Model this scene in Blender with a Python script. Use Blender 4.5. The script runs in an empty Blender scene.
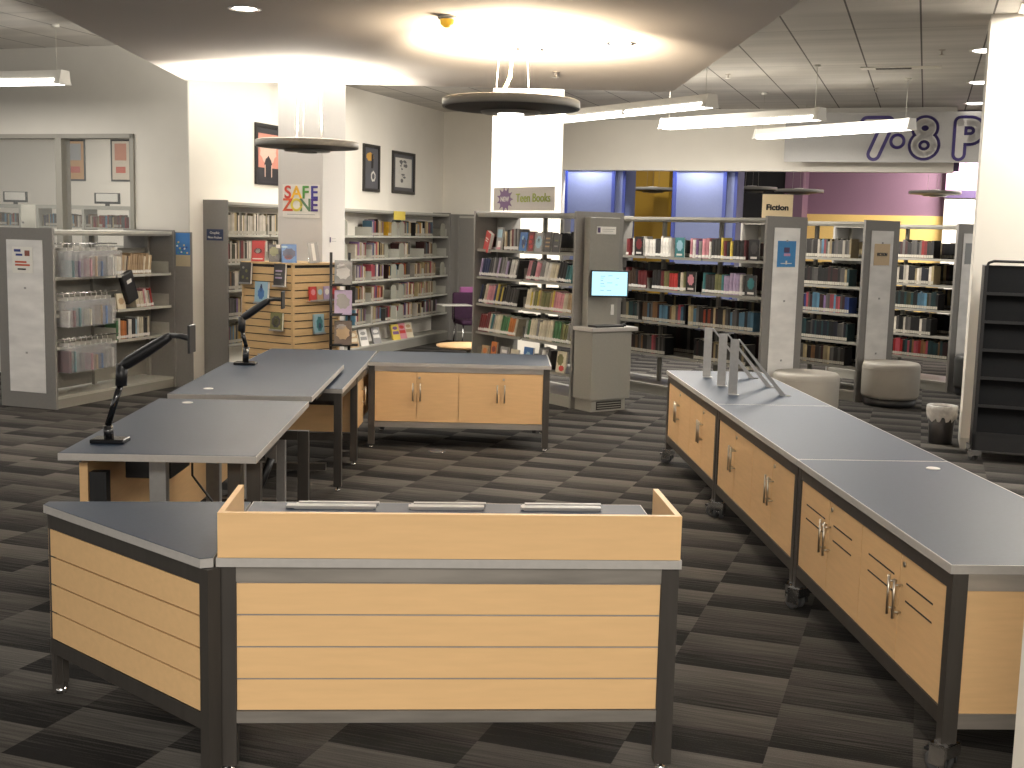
import bpy, bmesh, math, random
from math import sin, cos, pi, radians, atan2, sqrt
from mathutils import Vector, Matrix, Euler
random.seed(7)
S = bpy.context.scene
COL = S.collection

# ------------------------------------------------------------------ camera
H, PITCH, ROLL, FPX = 1.9, 0.1285, 0.0246, 1187.9
F = Vector((0, cos(PITCH), -sin(PITCH))); U = Vector((0, sin(PITCH), cos(PITCH))); X = Vector((1, 0, 0))
CX = X*cos(ROLL) + U*sin(ROLL); CU = -X*sin(ROLL) + U*cos(ROLL)
cam = bpy.data.objects.new('camera', bpy.data.cameras.new('camera')); COL.objects.link(cam)
cam.data.sensor_width = 36; cam.data.lens = FPX/1024*36
m = Matrix((CX, CU, -F)).transposed().to_4x4(); m.translation = (0, 0, H)
cam.matrix_world = m; cam.data.clip_end = 100
S.camera = cam
# ------------------------------------------------------------------ view and world
S.view_settings.view_transform = 'Standard'; S.view_settings.look = 'None'
S.view_settings.gamma = 1; S.view_settings.use_curve_mapping = False
S.view_settings.exposure = 0.55
W = bpy.data.worlds.new('world'); S.world = W; W.use_nodes = True
W.node_tree.nodes['Background'].inputs[0].default_value = (1.0, .95, .88, 1)
W.node_tree.nodes['Background'].inputs[1].default_value = 0.70

B = 1.241                                   # building grid (floor, walls, left shelving)
BX = Vector((cos(B), sin(B), 0)); BN = Vector((sin(B), -cos(B), 0))
CEIL = 3.9; SOFF = 3.2

# room lights: area lamps added near the ceiling, no fixtures built for them
def area(loc, sx, sy, power, color=(1, .94, .85), rot=(0, 0, 0), parent=None):
    l = bpy.data.lights.new('area_light', 'AREA'); l.shape = 'RECTANGLE'; l.size = sx; l.size_y = sy
    l.energy = power; l.color = color
    o = bpy.data.objects.new('area_light', l); COL.objects.link(o); o.location = loc; o.rotation_euler = rot
    if parent: o.parent = parent
    return o
def spot(loc, power, angle, blend=.3, color=(1, .93, .82), up=False, radius=.05, parent=None, rot=None):
    l = bpy.data.lights.new('spot_light', 'SPOT'); l.energy = power; l.spot_size = radians(angle); l.spot_blend = blend
    l.color = color; l.shadow_soft_size = radius
    o = bpy.data.objects.new('spot_light', l); COL.objects.link(o); o.location = loc
    o.rotation_euler = rot if rot else ((pi, 0, 0) if up else (0, 0, 0))
    if parent: o.parent = parent
    return o
area((-.3, -1.8, 3.8), 4.5, 2.0, 430)  # unseen lamp added behind the camera to brighten the foreground
area((-.5, 1.0, 3.85), 3.5, 1.2, 60)  # second unseen lamp, added over the camera end
area((5.0, 7.2, 3.85), 2.4, 2.4, 190)  # unseen lamp added to brighten the right-hand column
area((-5.3, 8.6, 3.85), 1.5, 3.0, 60)
area((-2.0, 15.0, 3.8), 1.6, 4.5, 80, rot=(0, 0, B-pi/2))
area((2.3, 15.6, 3.85), 4.5, 1.2, 120, rot=(0, 0, -.33))

# ------------------------------------------------------------------ materials
MATS = {}
def mat(name, col=(.8, .8, .8), rough=.5, metal=0, bump=0, nscale=40, nvar=0, emit=None, es=0, trans=0, alpha=1, spec=.5, coord='Object', stretch=(1, 1, 1), objcol=False, attr=None, coat=0):
    m = bpy.data.materials.new(name); m.use_nodes = True; nt = m.node_tree; N = nt.nodes; L = nt.links
    b = N['Principled BSDF']
    b.inputs['Base Color'].default_value = (*col, 1); b.inputs['Roughness'].default_value = rough
    b.inputs['Metallic'].default_value = metal; b.inputs['Specular IOR Level'].default_value = spec
    b.inputs['Transmission Weight'].default_value = trans; b.inputs['Alpha'].default_value = alpha
    b.inputs['Coat Weight'].default_value = coat
    src = None
    if objcol:
        oi = N.new('ShaderNodeObjectInfo'); src = oi.outputs['Color']
    if attr:
        at = N.new('ShaderNodeAttribute'); at.attribute_name = attr; src = at.outputs['Color']
    if emit:
        b.inputs['Emission Color'].default_value = (*emit, 1); b.inputs['Emission Strength'].default_value = es
    if nvar or bump:
        tc = N.new('ShaderNodeTexCoord'); mp = N.new('ShaderNodeMapping'); mp.inputs['Scale'].default_value = stretch
        no = N.new('ShaderNodeTexNoise'); no.inputs['Scale'].default_value = nscale; no.inputs['Detail'].default_value = 3
        L.new(tc.outputs[coord], mp.inputs[0]); L.new(mp.outputs[0], no.inputs[0])
        if nvar:
            mx = N.new('ShaderNodeMix'); mx.data_type = 'RGBA'; mx.blend_type = 'MULTIPLY'
            mr = N.new('ShaderNodeMapRange'); mr.inputs[1].default_value = .3; mr.inputs[2].default_value = .7
            mr.inputs[3].default_value = 1-nvar; mr.inputs[4].default_value = 1+nvar*.3
            L.new(no.outputs[0], mr.inputs[0]); mx.inputs[0].default_value = 1
            if src: L.new(src, mx.inputs[6])
            else: mx.inputs[6].default_value = (*col, 1)
            cb = N.new('ShaderNodeCombineColor')
            for i in range(3): L.new(mr.outputs[0], cb.inputs[i])
            L.new(cb.outputs[0], mx.inputs[7]); src = mx.outputs[2]
        if bump:
            bp = N.new('ShaderNodeBump'); bp.inputs['Strength'].default_value = bump; bp.inputs['Distance'].default_value = .01
            L.new(no.outputs[0], bp.inputs['Height']); L.new(bp.outputs[0], b.inputs['Normal'])
    if src: L.new(src, b.inputs['Base Color'])
    MATS[name] = m
    return m
M_top = mat('navy_laminate', (.018, .031, .054), .46, nvar=.15, nscale=60, spec=.25)
M_edge = mat('grey_edge', (.40, .38, .355), .45, nvar=.06)
M_wood = mat('maple', (.70, .45, .22), .42, nvar=.06, nscale=6, stretch=(1, 1, 9))
M_woodh = mat('maple_horizontal', (.72, .465, .225), .42, nvar=.05, nscale=5, stretch=(1, 9, 9))
M_gap = mat('dark_gap', (.02, .018, .015), .8)
M_frame = mat('shaded_steel', (.060, .053, .046), .42, metal=.3, nvar=.15, nscale=30, stretch=(1, 1, .1))  # same steel as the rails, its shade put into the colour
M_steel = mat('brushed_steel', (.50, .46, .41), .34, metal=.75, nvar=.30, nscale=2.2, stretch=(1, 1, 8))  # lit tone of that steel; broad noise imitates soft reflections
M_alu = mat('satin_aluminium', (.34, .335, .325), .42, metal=.4, nvar=.08)
M_nickel = mat('nickel', (.55, .5, .42), .3, metal=1, nvar=.05)
M_black = mat('black_plastic', (.009, .009, .010), .4, nvar=.1)
M_gloss = mat('black_gloss', (.008, .008, .009), .12, nvar=.05, spec=.8)
M_rubber = mat('grey_rubber', (.06, .06, .06), .6, nvar=.1)
M_chrome = mat('chrome', (.8, .8, .8), .12, metal=1, nvar=.03)
M_shelf = mat('shelf_grey', (.235, .225, .195), .5, nvar=.05)
M_shelflt = mat('shelf_light', (.40, .39, .34), .5, nvar=.05)
M_panel = mat('end_panel_grey', (.20, .19, .175), .5, nvar=.05)
M_insert = mat('acrylic_insert', (.76, .74, .71), .4, nvar=.16, nscale=3, stretch=(1, 1, 3))
M_white = mat('white_paint', (.78, .74, .66), .7, nvar=.02, nscale=4)
M_greywall = mat('grey_tone', (.52, .50, .455), .75, nvar=.03, nscale=4)  # even wall grey, darker than the white
M_soffit = mat('soffit_paint', (.78, .72, .66), .8, nvar=.02, nscale=2)
M_paper = mat('paper', (.80, .78, .72), .7, nvar=.05)
M_cover = mat('book_cover', rough=.42, nvar=.30, nscale=3, objcol=True)
M_label = mat('spine_label', (.72, .70, .66), .6, nvar=.2, nscale=9)
M_attr = mat('book_cover_mixed', rough=.5, nvar=.2, nscale=14, attr='Col')
M_slat = mat('slatwall_maple', (.50, .34, .165), .5, nvar=.12, nscale=6, stretch=(1, 1, 9))
M_cream = mat('cream_vinyl', (.36, .335, .29), .5, nvar=.07, nscale=5, bump=.1)
M_darkv = mat('charcoal_vinyl', (.045, .045, .043), .5, nvar=.1)
M_col = mat('column_paint', (.60, .575, .545), .7, nvar=.02)
M_blue = mat('blue_paint', (.022, .04, .22), .5, nvar=.05)
M_bluein = mat('pale_blue_paint', (.12, .145, .27), .55, nvar=.05)
M_yel = mat('mustard_paint', (.50, .29, .02), .6, nvar=.05)
M_yell = mat('yellow_paint', (.72, .50, .16), .6, nvar=.05)
M_purple = mat('purple_paint', (.21, .115, .17), .65, nvar=.05)
M_purpled = mat('deep_purple', (.055, .03, .095), .5, nvar=.05)
M_blackp = mat('black_paint', (.012, .011, .012), .7, nvar=.05)
M_lens = mat('lamp_lens', (.9, .9, .88), .5, emit=(1, .95, .88), es=5)
M_lens2 = mat('downlight_lens', (.9, .9, .88), .5, emit=(1, .95, .88), es=6)
M_fix = mat('fixture_white', (.62, .60, .55), .45, nvar=.03)
M_disc = mat('disc_grey', (.24, .23, .205), .45, nvar=.05)
M_discu = mat('disc_underside', (.02, .02, .022), .5, nvar=.05)
M_ring = mat('smoke_glass', (.2, .19, .17), .3, nvar=.05)
M_cable = mat('steel_cable', (.5, .48, .42), .4, metal=.5)
M_cord = mat('cream_cord', (.7, .64, .42), .5)
M_screen = mat('screen', (.02, .02, .02), .2, emit=(.42, .78, .95), es=1.05)
M_sink = mat('screen_ink', (.02, .02, .02), .5, emit=(.12, .25, .35), es=.8)
M_bag = mat('clear_vinyl', (.80, .80, .80), .15, alpha=.22, nvar=.05, nscale=8)
M_clear = mat('clear_glass', (.9, .93, .92), .05, alpha=.05)
M_purplef = mat('purple_fabric', (.045, .012, .042), .8, nvar=.2)
M_pink = mat('pink_plastic', (.32, .09, .26), .4)
M_baglin = mat('bin_liner', (.62, .60, .57), .25, bump=.8, nscale=25, nvar=.2)
M_amber = mat('amber_lens', (.75, .42, .05), .3, emit=(1, .55, .05), es=.35)
def flat(name, c, r=.5): return MATS.get(name) or mat(name, c, r, nvar=.04)

# ceiling / floor materials in the building's grid
def gridmat(name):
    m = bpy.data.materials.new(name); m.use_nodes = True; nt = m.node_tree; N = nt.nodes; L = nt.links
    b = N['Principled BSDF']; tc = N.new('ShaderNodeTexCoord'); mp = N.new('ShaderNodeMapping')
    mp.inputs['Rotation'].default_value = (0, 0, -(B-pi/2)); L.new(tc.outputs['Object'], mp.inputs[0])
    sp = N.new('ShaderNodeSeparateXYZ'); L.new(mp.outputs[0], sp.inputs[0])
    def M(op, a, bb=None, c=None):
        n = N.new('ShaderNodeMath'); n.operation = op
        for i, v in enumerate((a, bb, c)):
            if v is None: continue
            if isinstance(v, (int, float)): n.inputs[i].default_value = v
            else: L.new(v, n.inputs[i])
        return n.outputs[0]
    return m, N, L, b, mp, sp, M
MF, N, L, b, mp, sp, M = gridmat('carpet_tiles')
cu = M('DIVIDE', M('ADD', sp.outputs[0], .436), .515); ci = M('FLOOR', cu)
wc = N.new('ShaderNodeTexWhiteNoise'); wc.noise_dimensions = '1D'; L.new(ci, wc.inputs['W'])
cv = M('ADD', M('DIVIDE', sp.outputs[1], .222), M('ADD', M('MULTIPLY', ci, 1.0), M('MULTIPLY', wc.outputs['Value'], .7))); ri = M('FLOOR', cv)
cm = N.new('ShaderNodeCombineXYZ'); L.new(ci, cm.inputs[0]); L.new(ri, cm.inputs[1])
wn = N.new('ShaderNodeTexWhiteNoise'); wn.noise_dimensions = '2D'; L.new(cm.outputs[0], wn.inputs['Vector'])
par = M('ABSOLUTE', M('MODULO', ri, 2.0))
nz = N.new('ShaderNodeTexNoise'); nz.inputs['Scale'].default_value = 1
mp2 = N.new('ShaderNodeMapping'); mp2.inputs['Scale'].default_value = (2.5, 90, 1); L.new(mp.outputs[0], mp2.inputs[0]); L.new(mp2.outputs[0], nz.inputs[0]); nz.inputs['Detail'].default_value = 4
nf = N.new('ShaderNodeTexNoise'); nf.inputs['Scale'].default_value = 180; L.new(mp.outputs[0], nf.inputs[0])
fr = M('FRACT', cv)
base = M('ADD', M('MULTIPLY', par, .38), M('MULTIPLY', wn.outputs['Value'], .32))
base = M('ADD', base, M('MULTIPLY', M('SUBTRACT', nz.outputs[0], .5), 1.25))
base = M('ADD', base, M('MULTIPLY', M('SUBTRACT', nf.outputs[0], .5), .5))
base = M('ADD', base, M('MULTIPLY', M('SUBTRACT', fr, .5), .30))
cr = N.new('ShaderNodeValToRGB'); cr.color_ramp.elements[0].color = (.009, .0083, .008, 1); cr.color_ramp.elements[1].color = (.108, .100, .089, 1)
cr.color_ramp.elements[0].position = .05; cr.color_ramp.elements[1].position = 1.05 if False else 1.0
L.new(base, cr.inputs[0]); L.new(cr.outputs[0], b.inputs['Base Color']); b.inputs['Roughness'].default_value = .95; b.inputs['Specular IOR Level'].default_value = .15
bp = N.new('ShaderNodeBump'); bp.inputs['Strength'].default_value = .4; bp.inputs['Distance'].default_value = .004; L.new(nf.outputs[0], bp.inputs['Height']); L.new(bp.outputs[0], b.inputs['Normal'])

MC, N, L, b, mp, sp, M = gridmat('ceiling_panels')
fu = M('FRACT', M('DIVIDE', M('ADD', sp.outputs[0], .18), .61)); seam = M('LESS_THAN', fu, .028)
fv = M('FRACT', M('DIVIDE', sp.outputs[1], 2.44)); seam2 = M('MULTIPLY', M('LESS_THAN', fv, .006), .5)
nz = N.new('ShaderNodeTexNoise'); nz.inputs['Scale'].default_value = 1.0
mp2 = N.new('ShaderNodeMapping'); mp2.inputs['Scale'].default_value = (.4, 3.2, 1); L.new(mp.outputs[0], mp2.inputs[0]); L.new(mp2.outputs[0], nz.inputs[0])
cr = N.new('ShaderNodeValToRGB'); cr.color_ramp.elements[0].color = (.50, .48, .45, 1); cr.color_ramp.elements[1].color = (.64, .61, .57, 1); cr.color_ramp.elements[0].position = .3; cr.color_ramp.elements[1].position = .7
L.new(nz.outputs[0], cr.inputs[0]); mx = N.new('ShaderNodeMix'); mx.data_type = 'RGBA'; L.new(M('MAXIMUM', seam, seam2), mx.inputs[0]); L.new(cr.outputs[0], mx.inputs[6]); mx.inputs[7].default_value = (.10, .09, .085, 1)
L.new(mx.outputs[2], b.inputs['Base Color']); b.inputs['Roughness'].default_value = .85

# ------------------------------------------------------------------ mesh helpers
class MB:
    def __init__(s): s.bm = bmesh.new(); s.mats = []
    def mi(s, m):
        if m not in s.mats: s.mats.append(m)
        return s.mats.index(m)
    def _fin(s, faces, m, sm=False):
        i = s.mi(m)
        for f in faces: f.material_index = i; f.smooth = sm
    def box(s, x0, x1, y0, y1, z0, z1, m, bev=0, mtx=None):
        vs = [s.bm.verts.new(v) for v in ((x0,y0,z0),(x1,y0,z0),(x1,y1,z0),(x0,y1,z0),(x0,y0,z1),(x1,y0,z1),(x1,y1,z1),(x0,y1,z1))]
        fs = [s.bm.faces.new([vs[i] for i in q]) for q in ((3,2,1,0),(4,5,6,7),(0,1,5,4),(1,2,6,5),(2,3,7,6),(3,0,4,7))]
        if mtx is not None: bmesh.ops.transform(s.bm, matrix=mtx, verts=vs)
        if bev:
            es = list({e for f in fs for e in f.edges})
            r = bmesh.ops.bevel(s.bm, geom=es, offset=bev, segments=2, affect='EDGES', profile=.5)
            fs = [f for f in fs if f.is_valid] + r['faces']
        s._fin(fs, m); return s
    def prism(s, pts, z0, z1, m, mside=None, mtx=None):
        a = [s.bm.verts.new((p[0], p[1], z0)) for p in pts]; c = [s.bm.verts.new((p[0], p[1], z1)) for p in pts]
        n = len(pts); fs = [s.bm.faces.new(c), s.bm.faces.new(a[::-1])]
        sd = [s.bm.faces.new((a[i], a[(i+1) % n], c[(i+1) % n], c[i])) for i in range(n)]
        if mtx is not None: bmesh.ops.transform(s.bm, matrix=mtx, verts=a+c)
        s._fin(fs, m); s._fin(sd, mside or m); return s
    def tube(s, pts, r, m, seg=10, caps=True):
        pts = [Vector(p) for p in pts]; rs = r if isinstance(r, (list, tuple)) else [r]*len(pts); rings = []
        ref = None
        for i, p in enumerate(pts):
            d = (pts[min(i+1, len(pts)-1)] - pts[max(i-1, 0)]).normalized()
            if ref is None: ref = Vector((0, 0, 1)) if abs(d.z) < .9 else Vector((1, 0, 0))
            a = d.cross(ref).normalized(); ref = a.cross(d).normalized() ; bb = ref
            rings.append([s.bm.verts.new(p + (a*cos(2*pi*k/seg) + bb*sin(2*pi*k/seg))*rs[i]) for k in range(seg)])
        fs = []
        for i in range(len(rings)-1):
            for k in range(seg): fs.append(s.bm.faces.new((rings[i][k], rings[i][(k+1) % seg], rings[i+1][(k+1) % seg], rings[i+1][k])))
        s._fin(fs, m, True)
        if caps: s._fin([s.bm.faces.new(rings[0][::-1]), s.bm.faces.new(rings[-1])], m)
        return s
    def lathe(s, prof, m, c=(0, 0), seg=32, sx=1, sy=1, flat=False):
        rings = []
        for r, z in prof: rings.append([s.bm.verts.new((c[0]+sx*r*cos(2*pi*k/seg), c[1]+sy*r*sin(2*pi*k/seg), z)) for k in range(seg)] if r > 1e-6 else [s.bm.verts.new((c[0], c[1], z))])
        fs = []
        for i in range(len(rings)-1):
            A, C = rings[i], rings[i+1]
            for k in range(seg):
                k2 = (k+1) % seg
                if len(A) == 1 and len(C) == 1: continue
                if len(A) == 1: fs.append(s.bm.faces.new((A[0], C[k2], C[k])))
                elif len(C) == 1: fs.append(s.bm.faces.new((A[k], A[k2], C[0])))
                else: fs.append(s.bm.faces.new((A[k], A[k2], C[k2], C[k])))
        s._fin(fs, m, not flat); return s
    def build(s, name, parent=None, label=None, loc=None, rotz=None):
        bmesh.ops.recalc_face_normals(s.bm, faces=s.bm.faces)
        me = bpy.data.meshes.new(name); s.bm.to_mesh(me); s.bm.free()
        for m in s.mats: me.materials.append(m)
        o = bpy.data.objects.new(name, me); COL.objects.link(o)
        if parent: o.parent = parent
        if label: o['label'] = label
        if loc is not None: o.location = loc
        if rotz is not None: o.rotation_euler = (0, 0, rotz)
        return o
def thing(name, label, cat, loc=(0, 0, 0), rotz=0, group=None):
    loc = (*loc[:2], loc[2] if len(loc) > 2 else 0)
    o = bpy.data.objects.new(name, None); COL.objects.link(o); o.location = loc; o.rotation_euler = (0, 0, rotz)
    o.empty_display_size = .1
    return tag(o, label, cat, group)
def tag(o, label, cat, group=None, kind=None):
    o['label'] = label; o['category'] = cat
    if group: o['group'] = group
    if kind: o['kind'] = kind
    return o
def struct(o): o['kind'] = 'structure'; return o
def bx(name, par, dims, m, bev=0, label=None):
    return MB().box(*dims, m, bev=bev).build(name, par, label)
def textmesh(txt, size, m, par, loc, rot, name='lettering', ext=.002, bold=0, align='CENTER', label=None, sx=1):
    cu = bpy.data.curves.new(name, 'FONT'); cu.body = txt; cu.size = size; cu.extrude = ext; cu.offset = bold; cu.align_x = align; cu.align_y = 'CENTER'
    t = bpy.data.objects.new(name, cu); COL.objects.link(t)
    dg = bpy.context.evaluated_depsgraph_get(); me = bpy.data.meshes.new_from_object(t.evaluated_get(dg))
    bpy.data.objects.remove(t); me.materials.clear(); me.materials.append(m)
    o = bpy.data.objects.new(name, me); COL.objects.link(o); o.parent = par; o.location = loc; o.rotation_euler = rot; o.scale = (sx, 1, 1)
    if label: o['label'] = label
    return o
def world(origin, yaw, x, y, z=0):
    return Vector((origin[0]+x*cos(yaw)-y*sin(yaw), origin[1]+x*sin(yaw)+y*cos(yaw), z))
FACE = (pi/2, 0, 0)      # text standing upright, facing local -y

# ------------------------------------------------------------------ room shell
struct(MB().box(-16, 16, -6, 34, -.1, 0, MF).build('floor'))
struct(MB().box(-16, 16, -6, 34, CEIL, CEIL+.1, MC).build('ceiling'))
# lowered flat soffit over the service desks
s0 = (1.55, 6.84); s1 = (1.407, 11.2); t1 = (-3.085, 11.23); t0 = (-2.90, 5.8)
struct(MB().prism([(1.72, 1.5), s1, t1, (-2.75, 1.5)], SOFF, SOFF+.35, M_soffit).build('ceiling_soffit'))
C0 = (-3.75, 13.73)
WL = 7.6
# left wall behind the comic shelving (local x runs along the wall away from the camera, room side is -y)
struct(MB().box(.02, WL, -.003, .12, 0, CEIL, M_white).build('wall_left', loc=(*C0, 0), rotz=B))
CF = world(C0, B, WL, 0)
# far wall, then the header over the wide opening
struct(MB().box(0, 2.17, 0, .15, 0, CEIL, M_white).build('wall_back', loc=CF, rotz=B-pi/2))
struct(MB().box(2.17, 8.32, 0, .2, 2.93, CEIL, M_white).build('wall_header', loc=CF, rotz=B-pi/2))
struct(MB().box(2.17, 8.32, -.012, 0, CEIL-.16, CEIL, M_greywall).build('trim_1', loc=CF, rotz=B-pi/2))
# office wall at the left with a window band; local x runs to the left
OW = B+pi/2
wb = MB(); x0, x1, zb, zt = .72, 3.6, .95, 2.90
wb.box(0, x0, -.12, 0, 0, CEIL, M_greywall).box(x0, 9, -.12, 0, zt, CEIL, M_greywall).box(x0, 9, -.12, 0, 0, zb, M_greywall)
struct(wb.build('wall_office', loc=(*C0, 0), rotz=OW))
fb = MB()
for a, c in ((x0, x0+.05), (1.73, 1.82), (4.6, 4.66), (6.5, 6.56)): fb.box(a, c, -.13, .03, zb, zt, M_shelf)
fb.box(x0, 9, -.13, .03, zt-.05, zt, M_shelf).box(x0, 9, -.13, .03, zb, zb+.05, M_shelf)
fo = struct(fb.build('window_1', loc=(*C0, 0), rotz=OW))
MB().box(x0+.05, 9, -.06, -.054, zb+.05, zt-.05, M_clear).build('pane', fo)
# room behind that window
struct(MB().box(.05, 9, -4.4, -4.3, 0, CEIL, M_white).build('wall_office_back', loc=(*C0, 0), rotz=OW))
area(world(C0, OW, 3, -2.2, 3.6), 2.5, 1.2, 70, rot=(0, 0, OW))
# room beyond the opening
RB = B-pi/2
def farw(x, y, z=0): return world(CF, RB, x, y, z)
def fw(name, x0, x1, y0, y1, z0, z1, m, st=True):
    o = MB().box(x0, x1, y0, y1, z0, z1, m).build(name, loc=CF, rotz=RB)
    return struct(o)
fw('wall_yellow', 1.6, 3.3, 3.6, 3.7, 0, CEIL, M_yel)
fw('wall_yellow_return', 3.01, 3.3, 3.3, 3.6, 0, CEIL, M_yel)
fw('wall_black', 3.3, 5.45, 3.6, 3.7, 0, CEIL, M_blackp)
fw('wall_purple_pier', 5.45, 5.78, 3.5, 4.6, 0, CEIL, M_purple)
fw('wall_purple', 5.6, 8.28, 4.6, 4.7, 2.36, CEIL, M_purple)
fw('wall_yellow_band', 5.6, 8.28, 4.58, 4.7, 0, 2.36, M_yell)
fw('wall_purple_lit', 8.28, 10.5, 4.4, 4.5, 2.74, CEIL, flat('purple_lit', (.50, .28, .44)))  # part of the purple wall, bright light put into its colour
fw('trim_2', 8.28, 10.5, 4.36, 4.4, 2.70, 2.84, M_purpled)
fw('wall_right_far', 8.28, 10.5, 4.4, 4.5, 0, 2.7, M_white)
fw('trim_3', 8.32, 10.0, .5, .6, CEIL-.12, CEIL, M_purpled)
fw('trim_4', 8.32, 8.40, .02, .1, 2.95, 3.2, M_purpled)
area(farw(9.4, 3.2, 3.6), 1.6, .8, 190, rot=(radians(35), 0, RB))
area(farw(6.8, 2.2, 3.8), 2.5, 1.2, 14, rot=(0, 0, RB))
area(farw(3.0, 1.8, 3.8), 2.0, .8, 25, rot=(0, 0, RB))
area((7.5, 15.5, 3.85), 2.0, 2.0, 60, rot=(0, 0, RB))
# blue lit columns in the opening
for i, (a, c, lab) in enumerate(((2.03, 3.12, 'blue square column with framed front, nearest the white corner'), (3.93, 5.01, 'blue square column with framed front, between mustard and black walls'))):
    t = thing('blue_column', lab, 'column', farw(a*1.0, .55), RB)
    w = (c-a)*.78; w2 = c-a
    MB().box(0, w2, .04, .75, 0, 3.7, M_bluein).build('core', t)
    fr_ = MB()
    fr_.box(0, .06, 0, .04, 0, 3.5, M_blue).box(w, w+.06, 0, .04, 0, 3.5, M_blue).box(0, w2, 0, .04, 2.98, 3.5, M_blue).box(w2-.05, w2, 0, .04, 0, 3.5, M_blue)
    fr_.build('frame', t)
    # downlight grazing the column's face
    spot(farw(a+w*.52, .34, 3.30), 85, 112, .35, (1, .97, .95), rot=(radians(10), 0, RB), radius=.06)
# ------------------------------------------------------------------ columns
t = MB().box(-.575, 0, 0, .56, 0, SOFF+.7, M_col).build('wall_column_left', loc=(-2.22, 13.75, 0), rotz=RB); struct(t)
t = MB().box(-.88, 0, 0, .42, 0, CEIL, M_white).build('wall_column_middle', loc=(.48, 16.2, 0), rotz=RB); struct(t)
t = MB().box(0, 1.6, 0, .6, .10, CEIL, M_white).box(.0, 1.6, 0, .6, 0, .10, M_greywall).build('wall_column_right', loc=(4.16, 10.85, 0), rotz=RB); struct(t)
t = MB().box(0, .7, 0, .5, 0, CEIL, M_white).build('wall_column_near', loc=(1.45, 2.72, 0), rotz=0); struct(t)
area((.25, 15.3, 3.5), .9, .3, 75, rot=(radians(55), 0, RB))

# ------------------------------------------------------------------ furniture system
def caster(par, x, y, ang=0, h=.12, name='caster'):
    c = MB(); c.box(-.028, .028, -.028, .028, h-.012, h+.002, M_chrome)
    c.box(-.044, -.038, -.028, .036, .035, h-.008, M_chrome).box(.038, .044, -.028, .036, .035, h-.008, M_chrome)
    c.box(-.044, .044, -.035, .036, h-.016, h-.006, M_chrome).box(-.044, .044, -.036, -.030, h-.05, h-.006, M_chrome)
    o = c.build(name, par); o.location = (x, y, 0); o.rotation_euler = (0, 0, ang)
    w = MB(); r = .042
    for dx in (-.032, .012):
        w.bm.verts.ensure_lookup_table()
        w.tube([(dx, .02, r), (dx+.004, .02, r), (dx+.016, .02, r), (dx+.020, .02, r)], [r*.8, r, r, r*.8], M_rubber, seg=20)
    w.tube([(-.036, .02, r), (.036, .02, r)], .011, M_chrome)
    w.build('wheel', o)
    b_ = MB().box(-.018, .018, .045, .075, .065, .078, M_black, bev=.003).build('brake_lever', o)
    return o
def handle(par, x, y, z0, z1, nx, ny, r=.006):
    # bar handle standing off a face whose outward normal is (nx, ny)
    h = MB(); d = .032
    h.tube([(x+nx*d, y+ny*d, z0), (x+nx*d, y+ny*d, z1)], r, M_nickel, 8)
    for z in (z0+.025, z1-.025): h.tube([(x, y, z), (x+nx*d, y+ny*d, z)], r*.7, M_nickel, 6)
    return h.build('handle', par)
def lock(par, x, y, z, nx, ny):
    h = MB(); h.tube([(x, y, z), (x+nx*.006, y+ny*.006, z)], .011, M_nickel, 12); return h.build('lock', par)

# ---- front service desk
t = thing('service_desk', 'front maple service desk with raised maple ledge and brushed steel rails', 'desk', (-.984, 3.918, 0), .068)
Wd, Dd = 1.588, .83
MB().box(-.004, Wd+.004, -.012, Dd, .746, .777, M_edge).box(0, Wd, -.002, Dd-.01, .777, .7785, M_top).build('worktop', t, 'navy worktop with grey edge')
MB().box(.002, Wd-.002, -.012, .010, .7785, .934, M_woodh).build('ledge_front', t)
MB().box(.002, .022, .010, .43, .7785, .934, M_woodh).build('ledge_side', t)
MB().box(Wd-.022, Wd-.002, .010, .43, .7785, .934, M_woodh).build('ledge_side', t)
for a in (.0, Wd-.062):
    for y in (0, Dd-.07):
        l = MB().box(a, a+.060, y, y+.055, .03, .746, M_frame).build('leg', t, 'shade-toned steel leg')
        MB().lathe([(0, 0), (.018, 0), (.018, .012), (.007, .014), (.007, .03), (0, .03)], M_chrome, (a+.03, y+.03), 12).build('foot', l)
MB().box(.06, Wd-.062, .004, .05, .690, .744, M_steel).build('top_rail', t, 'brushed steel rail under the worktop')
MB().box(.06, Wd-.062, .002, .05, .186, .228, M_steel).build('bottom_rail', t, 'brushed steel bottom rail')
MB().box(.06, Wd-.062, Dd-.05, Dd-.01, .690, .744, M_steel).build('back_rail', t)
bd = MB(); z = .684
MB().box(.06, Wd-.062, .014, .03, .229, .690, M_alu).build('backing_panel', t, 'aluminium strip showing between boards')
for k in range(4):
    z0 = .228 + k*.1145
    MB().box(.062, Wd-.064, .008, .02, z0+.004, z0+.1145-.003, M_woodh).build('board', t)
for k in range(2):
    MB().box(.005+k*(Wd-.025), .02+k*(Wd-.025), .055, Dd-.07, .19, .74, M_wood).build('side_panel', t)
# trays on the front desk: slim folded metal stands
for i, (u0, u1, lab) in enumerate(((.165, .50, 'low folded aluminium sign stand on front desk, left end'), (.63, .935, 'low folded aluminium sign stand on front desk, middle one'), (1.085, 1.41, 'low folded aluminium sign stand on front desk, right end'))):
    o = thing('folded_stand', lab, 'stand', world((-.984, 3.918), .068, u0, .70, .779), .068, 'folded aluminium stands on the front desk')
    w = u1-u0
    MB().box(.01, w-.01, .0, .10, 0, .003, M_alu).build('base_plate', o)
    MB().box(-.02 if i == 0 else 0, w, 0, .045, .003, .013, M_alu, bev=.001).build('front_fold', o)
    MB().box(.02, w+.01, .075, .10, .003, .011, M_alu, bev=.001).build('rear_fold', o)

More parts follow.
